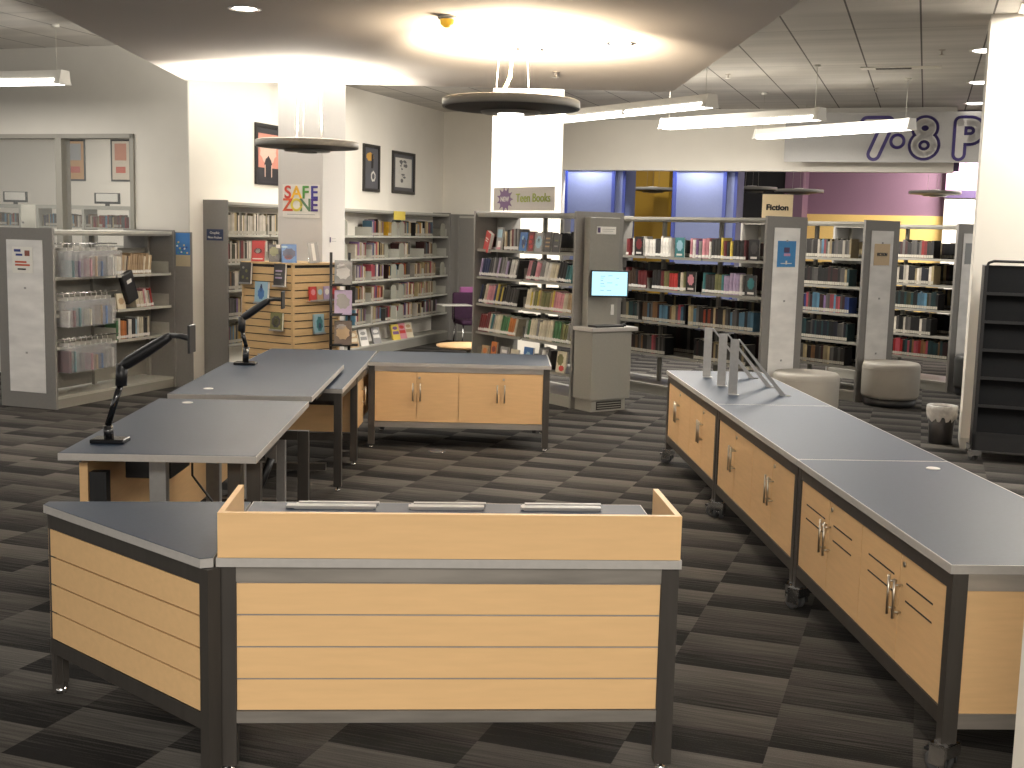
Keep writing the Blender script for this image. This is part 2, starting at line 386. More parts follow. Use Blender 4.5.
# ---- angled counter left of the desk
t = thing('corner_counter', 'angled maple corner counter with navy top, left of front desk', 'counter', (0, 0, 0), 0)
A, Bc, Cc, D_, E_ = (-1.845, 4.600), (-1.035, 3.885), (-.995, 3.903), (-1.052, 4.735), (-1.845, 4.655)
P = [A, Bc, Cc, D_, E_]
MB().prism(P, .746, .777, M_edge).prism([(p[0]*.995-.007, p[1]*.996+.018) for p in P], .777, .7785, M_top).build('worktop', t, 'navy worktop with grey edge')
ux, uy = (Bc[0]-A[0]), (Bc[1]-A[1]); ln = sqrt(ux*ux+uy*uy); ya = atan2(uy, ux)
Mx = Matrix.Translation((A[0], A[1], 0)) @ Matrix.Rotation(ya, 4, 'Z')
MB().box(.004, ln-.008, .013, .055, .684, .744, M_frame, mtx=Mx).build('top_rail', t, 'shade-toned steel top rail')
MB().box(.004, ln-.008, .011, .055, .170, .228, M_frame, mtx=Mx).build('bottom_rail', t, 'shade-toned steel bottom rail')
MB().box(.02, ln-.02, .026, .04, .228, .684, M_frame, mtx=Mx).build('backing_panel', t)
for k in range(4):
    z0 = .228 + k*.114
    MB().box(.008, ln-.016, .014, .026, z0+.004, z0+.114-.003, M_woodh, mtx=Mx).build('board', t)
for (x, y, mt, nm) in ((.004, .016, Mx, 1), (ln-.018, .008, Mx, 0)):
    l = MB().box(x, x+.045 if nm else x+.05, y, y+.05, .03 if nm == 0 else .045, .744, M_frame, mtx=mt).build('leg', t, 'shade-toned steel leg')
    p = mt @ Vector((x+.025, y+.025, 0))
    MB().lathe([(0, 0), (.022, 0), (.022, .02), (.01, .024), (.01, .045), (0, .045)], M_chrome, (p.x, p.y), 12).build('foot', l)
MB().box(E_[0]+.02, E_[0]+.065, E_[1]-.06, E_[1]-.01, .0, .744, M_frame).build('leg', t, 'shade-toned steel leg')
MB().box(E_[0]+.06, D_[0]-.02, E_[1]-.0, E_[1]+.02, .20, .744, M_wood, mtx=None).build('rear_panel', t)

# ---- long run of mobile cabinets at the right
RO = (1.562, 4.04); RY = .046; RW, RLn = .765, 1.925
def run_unit(k, label):
    o = world(RO, RY, 0, k*(RLn+.006))
    t = thing('mobile_cabinet', label, 'cabinet', o, RY)
    MB().box(-.012, RW+.012, 0, RLn, .746, .7783, M_edge).box(-.006, RW+.006, .007, RLn-.007, .777, .7787, M_top).build('worktop', t, 'navy worktop with grey edge')
    for (x, y) in ((0, .004), (RW-.055, .004), (0, RLn-.054), (RW-.055, RLn-.054)):
        MB().box(x, x+.055, y, y+.05, .12, .745, M_frame).build('leg', t, 'shade-toned steel leg')
        caster(t, x+.028, y+.028, [.6, -.5, .9, .3][k % 4])
    for x in (.002, RW-.045):
        MB().box(x, x+.043, .054, RLn-.054, .684, .744, M_frame).build('rail', t); MB().box(x, x+.043, .054, RLn-.054, .180, .240, M_frame).build('rail', t)
    for y in (.006, RLn-.046):
        MB().box(.055, RW-.055, y, y+.04, .684, .744, M_steel).build('end_rail', t, 'brushed steel end rail'); MB().box(.055, RW-.055, y, y+.04, .175, .232, M_steel).build('end_rail', t, 'brushed steel end rail')
    MB().box(.022, RW-.02, .012, RLn-.012, .232, .684, M_wood).build('carcass', t, 'maple carcass')
    w = (RLn-.108)/4
    for c in range(4):
        y0 = .054 + c*w; d = MB().box(.008, .021, y0+.0025, y0+w-.0025, .242, .682, M_wood).build('door', t)
        hy = y0+w-.03 if c % 2 == 0 else y0+.03
        handle(d, .008, hy, .425, .585, -1, 0)
        if c % 2 == 0: lock(d, .008, y0+w-.045, .648, -1, 0)
        if k == 0:
            g = MB(); y1, y2 = (y0+w-.33, y0+w-.07) if c % 2 == 0 else (y0+.06, y0+.36)
            for zz in (.505, .575): g.box(.0068, .009, y1, y2, zz, zz+.007, M_gap)
            g.build('vent_slot', d)
    return t
run_unit(0, 'near cabinet of the right-hand run, with slotted maple doors and white grommet')
run_unit(1, 'middle cabinet of the right-hand run, plain maple doors, empty navy top')
run_unit(2, 'far cabinet of the right-hand run, carrying the three aluminium brackets')
o = MB().lathe([(0, 0), (.034, 0), (.034, .003), (.03, .005), (0, .005)], M_fix, seg=24).build('cable_grommet', loc=(2.10, 5.80, .7785)); tag(o, 'white round cable grommet in the near right-hand cabinet top', 'grommet')
# brackets standing on the far cabinet
for i, (x, y, lab) in enumerate(((1.545, 8.41, 'aluminium triangular sign bracket, nearest of three on right cabinets'), (1.545, 8.89, 'aluminium triangular sign bracket, middle of three on right cabinets'), (1.520, 9.42, 'aluminium triangular sign bracket, farthest of three on right cabinets'))):
    t = thing('sign_bracket', lab, 'bracket', (x, y, .7785), -.12, 'triangular brackets on the right-hand run')
    MB().box(0, .062, 0, .004, 0, .395, M_alu).build('upright_plate', t)
    MB().box(0, .075, -.045, .004, 0, .004, M_alu).build('foot', t)
    q = MB(); q.prism([(.055, .392), (.068, .392), (.40, .012), (.40, 0), (.37, 0)], -.0, .055, M_alu, mtx=Matrix.Rotation(pi/2, 4, 'X') @ Matrix.Translation((0, 0, -.055)))
    q.build('strut', t)
    MB().box(.37, .44, -.01, .045, 0, .004, M_chrome, bev=.001).build('foot', t)

# ---- sit-stand tables
def table(o, yaw, W_, D_, label, ghost):
    t = thing('sit_stand_table', label, 'table', o, yaw)
    Z = .81
    MB().box(0, W_, 0, D_, Z-.036, Z-.0015, M_edge, bev=.002).box(.004, W_-.004, .004, D_-.004, Z-.0015, Z, M_top).build('tabletop', t, 'navy top with grey edge')
    g = MB().lathe([(0, Z), (.033, Z), (.033, Z+.003), (.028, Z+.004), (0, Z+.004)], M_fix, ghost, 24); g.build('cable_grommet', t, 'white cable grommet')
    # electric frame
    for y in (.28, D_-.30):
        MB().box(.36, .44, y-.035, y+.035, .07, Z-.08, M_alu).build('lifting_leg', t, 'grey telescopic leg')
        MB().box(.375, .425, y-.025, y+.025, .55, Z-.06, M_alu).box(.08, W_-.14, y-.03, y+.03, Z-.06, Z-.036, M_black).build('support_arm', t)
        MB().box(.1, W_-.1, y-.035, y+.035, .02, .07, M_frame).build('foot_bar', t)
    MB().box(.37, .43, .3, D_-.3, Z-.09, Z-.045, M_black).build('crossbar', t)
    MB().box(W_-.10, W_-.02, .35, .80, Z-.075, Z-.040, M_black).build('cable_tray', t)
    return t
T1 = (-2.130, 5.495); T2 = (-2.205, 7.529)
table(T1, .036, .929, 1.826, 'near navy-topped sit-stand table behind the corner counter', (.215, 1.66))
table(T2, .031, .922, 1.828, 'far navy-topped sit-stand table beyond the near one', (.20, .27))
# fixed steel under-frame with maple privacy panel down the left
t = thing('privacy_frame', 'low shade-toned steel frame with long maple privacy panel under the sit-stand tables', 'frame', (0, 0, 0))
MB().box(-2.075, -2.035, 5.62, 9.1, .08, .74, M_wood).build('privacy_panel', t, 'maple panel')
MB().box(-2.02, -1.94, 5.60, 5.66, 0, .70, M_black).build('leg', t)
for x, y in ((-1.385, 5.72), (-1.285, 5.70), (-1.300, 7.14)):
    MB().box(x, x+.065, y, y+.05, 0, .745 if y < 6 else .655, M_frame).build('leg', t)
MB().box(-1.42, -1.301, 7.142, 7.188, .600, .655, M_frame).build('cross_rail', t)
MB().box(-1.43, -1.38, 7.15, 7.20, 0, .6, M_alu).build('leg', t, 'grey leg')
MB().box(-1.385, -1.26, 5.77, 7.14, .10, .15, M_frame).build('low_rail', t)
MB().box(-2.0, -1.35, 7.3, 7.35, .05, .10, M_frame).build('low_rail', t)
o = MB().box(-1.93, -1.70, 5.85, 6.2, .62, .745, M_black, bev=.006).build('power_box'); tag(o, 'black power box hung beneath the near sit-stand table', 'power box')
pts = [(-1.66+.34*u, 6.35+.1*u, .12+.50*u**2) for u in [k/8 for k in range(9)]]
o = MB().tube([(-1.85, 6.3, .10)]+pts, .022, M_black, 10).build('cable_conduit'); tag(o, 'curved black cable conduit under the near sit-stand table', 'conduit')
o = MB().tube([(-1.62, 5.95, .74), (-1.62, 5.95, .62), (-1.58, 5.96, .56), (-1.48, 5.98, .42), (-1.4, 6.0, .2), (-1.38, 6.0, .02)], .006, M_black, 8).build('hanging_cable'); tag(o, 'thin black power cord hanging below the near sit-stand table', 'cord')

# ---- monitor arms
def arm(base, pole, elbow, gas, plate, label, pr=.018):
    t = thing('screen_stand', label, 'monitor arm', (base[0], base[1], .81))
    L_ = lambda p: Vector((p[0]-base[0], p[1]-base[1], p[2]-.81))
    b_ = MB().box(-.085, .085, -.055, .055, 0, .022, M_gloss, bev=.006).build('clamp_base', t)
    MB().tube([L_(p) for p in pole[:2]], pr+.006, M_gloss, 16).build('post', t)
    MB().tube([L_(p) for p in pole[1:]], pr-.002, M_gloss, 16).build('lower_arm', t)
    e = L_(elbow)
    MB().tube([L_(pole[-1])+Vector((0, 0, -.02)), e+Vector((0, 0, .012))], pr+.010, M_black, 16).build('elbow', t)
    a, c = e, L_(gas); q = MB(); d = c-a
    q.tube([a, a+d*.12, a+d*.5, a+d*.9, c], [.022, .030, .030, .024, .018], M_black, 12); q.build('spring_arm', t)
    p = L_(plate); MB().tube([c, (c+p)/2+Vector((0, 0, .005)), p], .014, M_black, 10).build('wrist', t)
    MB().box(p.x, p.x+.012, p.y-.055, p.y+.055, p.z-.068, p.z+.068, M_black, bev=.004).build('mount_plate', t)
y = 5.80
arm((-1.985, y), [(-1.99, y, .832), (-1.995, y, .895), (-1.925, y, 1.115)], (-1.92, y, 1.19), (-1.67, y-.02, 1.35), (-1.555, y-.10, 1.345), 'black monitor arm with no screen, clamped to the near table')
y = 9.22
arm((-2.085, y), [(-2.085, y, .832), (-2.08, y, .95), (-2.115, y, 1.09)], (-2.11, y, 1.17), (-1.90, y, 1.32), (-1.79, y-.05, 1.325), 'black monitor arm with no screen, clamped to the far table')

# ---- corner return desk and rear cabinet
t = thing('return_desk', 'navy-topped return desk with shade-toned steel legs joining the rear cabinet', 'desk', (0, 0, 0), 0)
Z = .75
P = [(-1.43, 8.40), (-1.205, 8.38), (-1.245, 10.13), (-1.275, 11.09), (-2.26, 11.06), (-2.26, 9.45), (-1.43, 9.45)]
MB().prism(P, Z-.032, Z-.0015, M_edge).prism([(p[0]+(.006 if p[0] < -2 else -.006), p[1]) for p in P], Z-.0015, Z, M_top).build('worktop', t, 'navy worktop with grey edge')
for x, y, zt in ((-1.27, 8.40, Z-.032), (-1.285, 9.36, Z-.032), (-2.24, 9.50, Z-.032), (-2.24, 10.95, Z-.032)):
    l = MB().box(x, x+.055, y, y+.05, .035, zt, M_frame).build('leg', t, 'shade-toned steel leg')
    MB().lathe([(0, 0), (.016, 0), (.016, .012), (.008, .016), (.008, .035), (0, .035)], M_chrome, (x+.027, y+.025), 12).build('foot', l)
MB().box(-1.42, -1.27, 8.405, 8.44, Z-.09, Z-.033, M_frame).build('front_rail', t)
MB().box(-1.75, -1.27, 8.60, 8.64, .60, .66, M_black).build('under_rail', t)
MB().box(-1.275, -1.235, 8.45, 10.1, Z-.09, Z-.033, M_frame).build('side_rail', t)
MB().box(-1.80, -1.29, 9.42, 10.9, .26, .62, M_wood).build('pedestal', t, 'maple drawer pedestal')
d = MB().box(-1.29, -1.272, 9.43, 10.08, .24, .66, M_wood).build('door', t); handle(d, -1.272, 9.98, .40, .56, 1, 0)
MB().box(-1.84, -1.27, 9.40, 9.44, .19, .25, M_frame).build('lower_rail', t)

t = thing('rear_cabinet', 'rear four-door maple cabinet with navy top facing the camera', 'cabinet', (-1.24, 10.16, 0), .01)
Wc, Dc = 1.565, .93
MB().box(0, Wc+.012, -.012, Dc, Z-.032, Z-.0015, M_edge).box(.002, Wc, -.004, Dc-.01, Z-.0015, Z, M_top).build('worktop', t, 'navy worktop with grey edge')
for x, y in ((0, 0), (Wc-.055, 0), (0, Dc-.055), (Wc-.055, Dc-.055)):
    l = MB().box(x, x+.055, y, y+.05, .03, Z-.032, M_frame).build('leg', t, 'shade-toned steel leg')
    MB().lathe([(0, 0), (.018, 0), (.018, .012), (.008, .015), (.008, .03), (0, .03)], M_chrome, (x+.027, y+.025), 12).build('foot', l)
MB().box(.055, Wc-.055, .002, .045, .672, .718, M_steel).build('top_rail', t, 'brushed steel top rail')
MB().box(.055, Wc-.055, .002, .045, .185, .232, M_steel).build('bottom_rail', t, 'brushed steel bottom rail')
MB().box(.02, Wc-.02, .03, Dc-.03, .232, .672, M_wood).build('carcass', t)
w = (Wc-.11)/4
for c in range(4):
    x0 = .055+c*w; d = MB().box(x0+.003, x0+w-.003, .006, .022, .236, .668, M_wood).build('door', t)
    handle(d, x0+w-.032 if c % 2 == 0 else x0+.032, .006, .42, .575, 0, -1)
    if c % 2: lock(d, x0+.022, .006, .62, 0, -1)
for x in (.10, Wc-.14): MB().box(x, x+.035, .06, .10, .15, .185, M_black).build('leveller', t)
o = MB().lathe([(0, 0), (.075, 0), (.075, .003), (.065, .006), (0, .006)], M_rubber, seg=28).lathe([(.058, .0065), (.066, .0075), (.058, .0085)], M_chrome, seg=28).build('floor_outlet', loc=(-.632, 10.05, 0)); tag(o, 'round metal floor outlet set in the carpet before rear cabinet', 'outlet')

# ------------------------------------------------------------------ bookcases
def bookcase(name, label, o, yaw, L_, nb, zs, H_=2.1, depth=.29, double=True, ends=(1, 1), light=False, base=.12, panel_w=None, insert=(0, 0), back=False, group=None, uw=.05):
    t = thing(name, label, 'bookcase', (o[0], o[1], 0), yaw, group)
    DD = 2*depth+.04 if double else depth+.03
    ms = M_shelflt if light else M_shelf
    bw = L_/nb; cy = depth+.02 if double else depth+.015
    MB().box(0, L_, .0, DD, 0, base-.02, M_shelf).box(0, L_, -.004, DD+.004, base-.025, base, ms).build('base', t)
    MB().box(0, L_, 0, DD, H_-.03, H_, ms).box(0, L_, .01, DD-.01, H_-.05, H_-.03, M_shelf).build('canopy', t)
    for i in range(nb+1):
        x = min(max(i*bw, .02), L_-.02)
        MB().box(x-.02, x+.02, cy-.02, cy+.02, base, H_-.05, M_shelf).build('upright', t)
    for i in range(nb):
        a, c = i*bw+.012, (i+1)*bw-.012
        if back: MB().box(a, c, cy-.004, cy+.004, base, H_-.05, ms if light else M_shelf).build('back_panel', t)
        for z in zs:
            for side in ((0, 1) if double else (0,)):
                y0, y1 = (.01, depth) if side == 0 else (DD-depth, DD-.01)
                q = MB().box(a, c, y0, y1, z-.018, z, M_shelf)
                yl = (.006, .011) if side == 0 else (DD-.011, DD-.006)
                q.box(a, c, *yl, z-.026, z+.004, ms)
                for xe in (a, c-.003): q.box(xe, xe+.003, y0+.03, y1, z, z+.13, ms)
                q.build('shelf', t)
    for s, e in enumerate(ends):
        if not e: continue
        x0, x1 = ((-.03, 0) if s == 0 else (L_, L_+.03))
        p = MB().box(x0, x1, -.02, DD+.02, 0, H_+.02, M_panel).build('end_panel', t)
        if insert[s]:
            xi = (x0-.006, x0) if s == 0 else (x1, x1+.006)
            MB().box(*xi, .10, DD-.10, .16, H_-.10, M_insert).build('insert_panel', p, 'white acrylic insert')
            q = MB(); xs = x0-.012 if s == 0 else x1+.006
            for zz in (.55, 1.2, 1.85): q.box(xs, xs+.006, DD/2-.012, DD/2+.012, zz, zz+.02, M_alu)
            q.build('bolt', p)
    return t

ZS = [.40, .69, 1.02, 1.34, 1.67]
TY = -.967; TO = (-.470, 14.385); TL = 1.95
bookcase('bookcase', 'grey double-sided bookcase under the New Teen Books banner', TO, TY, TL, 2, [.36, .68, 1.02, 1.345, 1.67], ends=(1, 1))
FY = -.916
def fo_(P, L_): return (P[0]-L_*cos(FY), P[1]-L_*sin(FY))
P1, P2, P3 = (2.67, 12.79), (4.03, 13.86), (5.51, 14.97)
F1L, F2L, F3L = 2.76, 1.84, 1.84
F1, F2, F3 = fo_(P1, F1L), fo_(P2, F2L), fo_(P3, F3L)
bookcase('bookcase', 'grey double-sided bookcase whose end panel carries the blue notice', F1, FY, F1L, 3, [.48, .865, 1.25, 1.635], ends=(1, 1), insert=(0, 1))
bookcase('bookcase', 'grey double-sided bookcase whose end panel carries the tan notice', F2, FY, F2L, 2, ZS, ends=(1, 1), insert=(0, 1))
bookcase('bookcase', 'grey double-sided bookcase farthest right, partly behind the white column', F3, FY, F3L, 2, ZS, ends=(1, 1), insert=(0, 1))
# comic shelving along the left wall
COo = (-3.36, 13.93); COL_ = 6.86
bookcase('wall_bookcase', 'long pale grey wall bookcase of comics below the framed prints', COo, B, COL_, 7, [.48, .80, 1.12, 1.44, 1.77], H_=2.15, depth=.33, double=False, ends=(0, 1), light=True, base=.16, back=True)
ep = MB().box(0, .03, -.02, .44, 0, 2.17, M_panel).build('end_panel', bpy.data.objects['wall_bookcase'], 'broad dark grey end panel'); ep.location = (-.03, 0, 0)
MB().box(COL_+.03, COL_+.055, -.52, .0, 0, 2.15, M_panel).build('corner_panel', bpy.data.objects['wall_bookcase'], 'grey filler panel closing the corner')
# empty wall unit along the far wall behind the chair
e0 = world(CF, RB, .10, -.40)
bookcase('wall_bookcase', 'mostly empty pale grey bookcase on the far wall behind purple chair', (e0.x+.38*cos(RB), e0.y+.38*sin(RB)), RB, 1.84, 2, [.48, .80, 1.12, 1.44, 1.77], H_=2.12, depth=.30, double=False, ends=(1, 1), light=True, base=.16, back=True)
# kids' bookcase at far left
KO = (-4.58, 11.83); KL = 1.98
kb = bookcase('bookcase', 'low grey double-sided bookcase of hanging bags at far left', KO, B, KL, 2, [.62, .95, 1.32], H_=1.79, depth=.30, ends=(1, 1), light=True, insert=(1, 0), base=.12)
MB().box(KL+.03, KL+.05, -.24, -.02, 0, 1.79, M_panel).build('return_panel', kb, 'narrow grey panel facing the desks')
MB().box(.02, KL-.02, .34, .35, .14, 1.60, M_shelf).build('back_panel', kb)

# sloping divider plates seen on the comic shelves
def rounded(w, h, n=8):
    r = w*.35; pts = [(0, 0), (w, 0)]
    pts += [(w-r+r*cos(a), h-r+r*sin(a)) for a in [k*pi/2/n for k in range(n+1)]]
    pts += [(r+r*cos(a), h-r+r*sin(a)) for a in [pi/2+k*pi/2/n for k in range(n+1)]]
    return pts
comic = bpy.data.objects['wall_bookcase']
RX = Matrix.Rotation(pi/2, 4, 'X')

# ------------------------------------------------------------------ books
def book_mesh():
    q = MB()
    # cover: rounded spine at -y, boards, pages inset
    q.prism([(0, .06), (.18, .012), (.5, 0), (.82, .012), (1, .06), (1, 1), (.90, 1), (.90, .08), (.10, .08), (.10, 1), (0, 1)], 0, 1, M_cover)
    q.box(.10, .90, .08, .97, .015, .985, M_paper)
    q.box(.06, .94, -.012, .03, .05, .19, M_label)
    me = q.build('book').data; o = bpy.data.objects['book']; bpy.data.objects.remove(o); return me
def book_mesh_plain():
    q = MB()
    q.prism([(0, .05), (.2, .01), (.5, 0), (.8, .01), (1, .05), (1, 1), (.92, 1), (.92, .08), (.08, .08), (.08, 1), (0, 1)], 0, 1, M_cover)
    q.box(.08, .92, .08, .97, .015, .985, M_paper)
    me = q.build('book').data; o = bpy.data.objects['book']; bpy.data.objects.remove(o); return me
BK = book_mesh(); BKP = book_mesh_plain()
ORD = ['first', 'second', 'third', 'fourth', 'fifth', 'sixth', 'seventh', 'eighth', 'ninth', 'tenth', 'eleventh', 'twelfth', 'thirteenth', 'fourteenth', 'fifteenth', 'sixteenth', 'seventeenth', 'eighteenth', 'nineteenth', 'twentieth']
TENS = {20: 'twenty', 30: 'thirty', 40: 'forty', 50: 'fifty', 60: 'sixty', 70: 'seventy'}
def ordn(n):
    if n <= 20: return ORD[n-1]
    tt = n//10*10
    return TENS[tt][:-1]+'ieth' if n == tt else TENS[tt]+'-'+ORD[n-tt-1]
PAL = {'black': (.018, .017, .018), 'charcoal': (.05, .048, .047), 'dark brown': (.06, .035, .022), 'maroon': (.14, .022, .025), 'red': (.42, .035, .03), 'navy': (.02, .03, .085),
       'blue': (.05, .14, .34), 'pale blue': (.26, .40, .48), 'teal': (.04, .16, .17), 'green': (.06, .17, .07), 'olive': (.15, .15, .06), 'cream': (.56, .50, .37), 'white': (.66, .63, .58),
       'grey': (.25, .24, .23), 'tan': (.36, .25, .14), 'orange': (.48, .16, .04), 'yellow': (.55, .42, .07), 'pink': (.50, .21, .24), 'purple': (.14, .07, .18), 'lilac': (.36, .28, .42)}
NB = [0]
def book(o, yaw, x, y, z, tw, d, h, cname, label, group, tilt=0, me=None, jit=True):
    ob = bpy.data.objects.new('book', me or BK); COL.objects.link(ob)
    ob.scale = (tw, d, h)
    lift = tw*sin(tilt) if tilt > 0 else 0
    xx = x + (0 if tilt >= 0 else h*sin(-tilt))
    ob.location = world(o, yaw, xx, y, z+lift+.001)
    ob.rotation_euler = (Matrix.Rotation(yaw, 3, 'Z') @ Matrix.Rotation(tilt, 3, 'Y')).to_euler()
    c = PAL[cname]; k = random.uniform(.8, 1.25) if jit else 1
    ob.color = (min(c[0]*k, 1), min(c[1]*k, 1), min(c[2]*k, 1), 1)
    tag(ob, label, 'book', group); NB[0] += 1
    return ob
def fill(o, yaw, x0, x1, y, z, hm, cols, row, where, group, tilt=0, tmin=.022, tmax=.045, dmin=.14, n0=1, gapp=.0, hv=.12, runs=None):
    x = x0; n = n0; cur = None; left = 0
    while True:
        if left <= 0: cur = random.choice(cols); left = random.choice((1, 1, 1, 2, 3)); hh = hm*random.uniform(1-hv, 1+hv*.6)
        left -= 1
        tw = random.uniform(tmin, tmax); h = hh*random.uniform(.96, 1.02)
        ex = tw/cos(tilt) if tilt else tw
        if x+ex+(h*sin(abs(tilt)) if tilt else 0) > x1: break
        tl = tilt + (random.uniform(-.04, .03) if tilt else 0)
        book(o, yaw, x, y, z, tw-.001, random.uniform(dmin, dmin+.03), h, cur, '%s book, %s from the left on the %s shelf of the %s' % (cur, ordn(n), row, where), group, tl)
        x += ex+.0015; n += 1
        if random.random() < gapp: x += random.uniform(.02, .05)
    return n

# teen bookcase -- top shelf mixes leaning, upright and face-out volumes
G = 'books on the new teen bookcase'
WH = 'teen bookcase'
def fob(x, w, h, cname, desc, art=None, y=.03, z=1.67, lean=.12, o=TO, yaw=TY, thick=.022, name='book', group=G, label=None, zrot=0):
    ob = MB(); col = flat('cover_'+cname.replace(' ', '_'), PAL[cname], .35)
    ob.box(0, w, 0, .003, 0, h, col).box(0, w, thick-.003, thick, 0, h, col).box(0, .003, 0, thick, 0, h, col).box(.003, w-.004, .003, thick-.003, .003, h-.003, M_paper)
    q = ob.build(name, loc=world(o, yaw, x, y, z+.001)); 
    q.rotation_euler = (Matrix.Rotation(yaw+zrot, 3, 'Z') @ Matrix.Rotation(-lean, 3, 'X')).to_euler()
    tag(q, label or desc, 'book', group); NB[0] += 1
    if art:
        a = MB()
        for (ax, az, aw, ah, ac, kind) in art:
            m_ = flat('cover_'+ac.replace(' ', '_'), PAL[ac], .35)
            if kind == 'r': a.box(ax*w, (ax+aw)*w, -.0012, 0, az*h, (az+ah)*h, m_)
            else:
                a.prism([(ax*w+aw*w/2*cos(k*pi/8)*(1+.18*(k % 2)), az*h+ah*h/2*sin(k*pi/8)*(1+.18*(k % 2))) for k in range(16)], 0, .0014, m_, mtx=RX)
        a.build('cover_art', q)
    return q
q = fob(.10, .16, .235, 'red', 'bright red book leaning face-out at the left of teen top shelf', [(.15, .62, .6, .06, 'white', 'r'), (.2, .5, .5, .05, 'white', 'r')], thick=.05)
q.rotation_euler = (Matrix.Rotation(TY-.25, 3, 'Z') @ Matrix.Rotation(.28, 3, 'Y') @ Matrix.Rotation(-.1, 3, 'X')).to_euler()
book(TO, TY, .22, .08, 1.67, .10, .15, .15, 'dark brown', 'dark brown block of a book behind the leaning red one', G)
q = fob(.37, .12, .265, 'grey', 'grey photo-covered book face-out beside the leaning red book', [(.1, .55, .8, .35, 'pale blue', 'r'), (.3, .1, .5, .3, 'white', 'r'), (.15, .02, .7, .1, 'pink', 'r')])
x = .52; n = 1
for c, w, h in (('cream', .03, .22), ('tan', .028, .21), ('black', .03, .235), ('charcoal', .026, .22), ('cream', .03, .23), ('maroon', .035, .245), ('grey', .04, .25), ('charcoal', .03, .25), ('grey', .034, .25)):
    book(TO, TY, x, .05, 1.67, w, .16, h, c, '%s upright spine, %s of the upright group on the teen top shelf' % (c, ordn(n)), G); x += w+.001; n += 1
fob(.85, .15, .215, 'blue', 'blue illustrated book face-out on the teen top shelf', [(.55, .45, .45, .5, 'navy', 'c'), (.4, .7, .25, .2, 'pale blue', 'c'), (.6, .25, .2, .2, 'tan', 'c')])
fob(1.02, .11, .215, 'maroon', 'red patterned book face-out right of the blue illustrated book', [(.5, .75, .5, .18, 'red', 'c'), (.4, .5, .5, .18, 'red', 'c'), (.6, .25, .5, .2, 'red', 'c')])
fob(1.15, .15, .215, 'grey', 'pale grey book with an eye face-out on the teen top shelf', [(.5, .5, .7, .6, 'pale blue', 'c'), (.5, .58, .3, .2, 'black', 'c')])
fob(1.33, .13, .22, 'charcoal', 'charcoal book with gold lettering face-out on the teen top shelf', [(.2, .65, .6, .08, 'tan', 'r'), (.2, .45, .6, .08, 'tan', 'r'), (.2, .25, .6, .08, 'tan', 'r')])
fob(1.49, .13, .205, 'charcoal', 'dark green book face-out, fourth from the right on teen top shelf' if False else 'dark charcoal book face-out at the right end of teen top shelf', [(.25, .6, .5, .08, 'olive', 'r'), (.25, .3, .5, .08, 'grey', 'r')])
fill(TO, TY, .02, .90, .03, 1.345, .235, ['black', 'lilac', 'cream', 'purple', 'pink', 'charcoal', 'grey', 'white', 'black', 'navy'], 'second', WH, G, tilt=.30, tmin=.03, tmax=.055, dmin=.15)
fill(TO, TY, 1.00, 1.93, .03, 1.345, .225, ['grey', 'teal', 'pink', 'black', 'pink', 'charcoal', 'white', 'black', 'cream'], 'second', WH+' right half', G, tilt=.30, tmin=.03, tmax=.055, dmin=.15)
fill(TO, TY, .02, .94, .03, 1.02, .24, ['black', 'yellow', 'black', 'cream', 'charcoal', 'pink', 'navy', 'black'], 'third', WH, G, tilt=.33, tmin=.03, tmax=.055, dmin=.15)
fill(TO, TY, 1.00, 1.93, .03, 1.02, .225, ['cream', 'olive', 'cream', 'yellow', 'tan', 'orange', 'pink', 'tan', 'cream'], 'third', WH+' right half', G, tilt=.2, tmin=.026, tmax=.05, dmin=.15)
fill(TO, TY, .02, .94, .03, .68, .235, ['green', 'green', 'teal', 'cream', 'grey', 'orange', 'maroon', 'cream', 'charcoal'], 'fourth', WH, G, tilt=.33, tmin=.03, tmax=.05, dmin=.15)
fill(TO, TY, 1.00, 1.93, .03, .68, .23, ['grey', 'cream', 'olive', 'cream', 'white', 'green', 'grey', 'white'], 'fourth', WH+' right half', G, tilt=.22, tmin=.03, tmax=.055, dmin=.15)
fob(.10, .15, .16, 'tan', 'tan paperback face-out low on the teen bookcase, far left', [(.5, .6, .5, .4, 'orange', 'c')], z=.36)
fob(.30, .12, .22, 'orange', 'orange book face-out low on the teen bookcase', [(.5, .6, .6, .3, 'maroon', 'c')], z=.36)
fob(.50, .17, .18, 'grey', 'wide grey book face-out low on the teen bookcase', [(.2, .6, .6, .2, 'white', 'r')], z=.36)
fob(.72, .16, .17, 'cream', 'cream book face-out low on the teen bookcase', [(.1, .5, .8, .2, 'grey', 'r')], z=.36)
fob(.98, .18, .22, 'blue', 'blue picture book face-out low on the teen bookcase', [(.5, .5, .5, .5, 'pale blue', 'c')], z=.36)
fill(TO, TY, 1.22, 1.55, .05, .36, .23, ['white', 'charcoal', 'cream', 'grey'], 'fifth', WH, G, tilt=.25, tmin=.04, tmax=.06, dmin=.15)
fob(1.62, .17, .235, 'cream', 'cream book with red flower face-out at bottom of teen bookcase', [(.6, .2, .5, .25, 'red', 'c'), (.4, .6, .6, .5, 'olive', 'c')], z=.36)

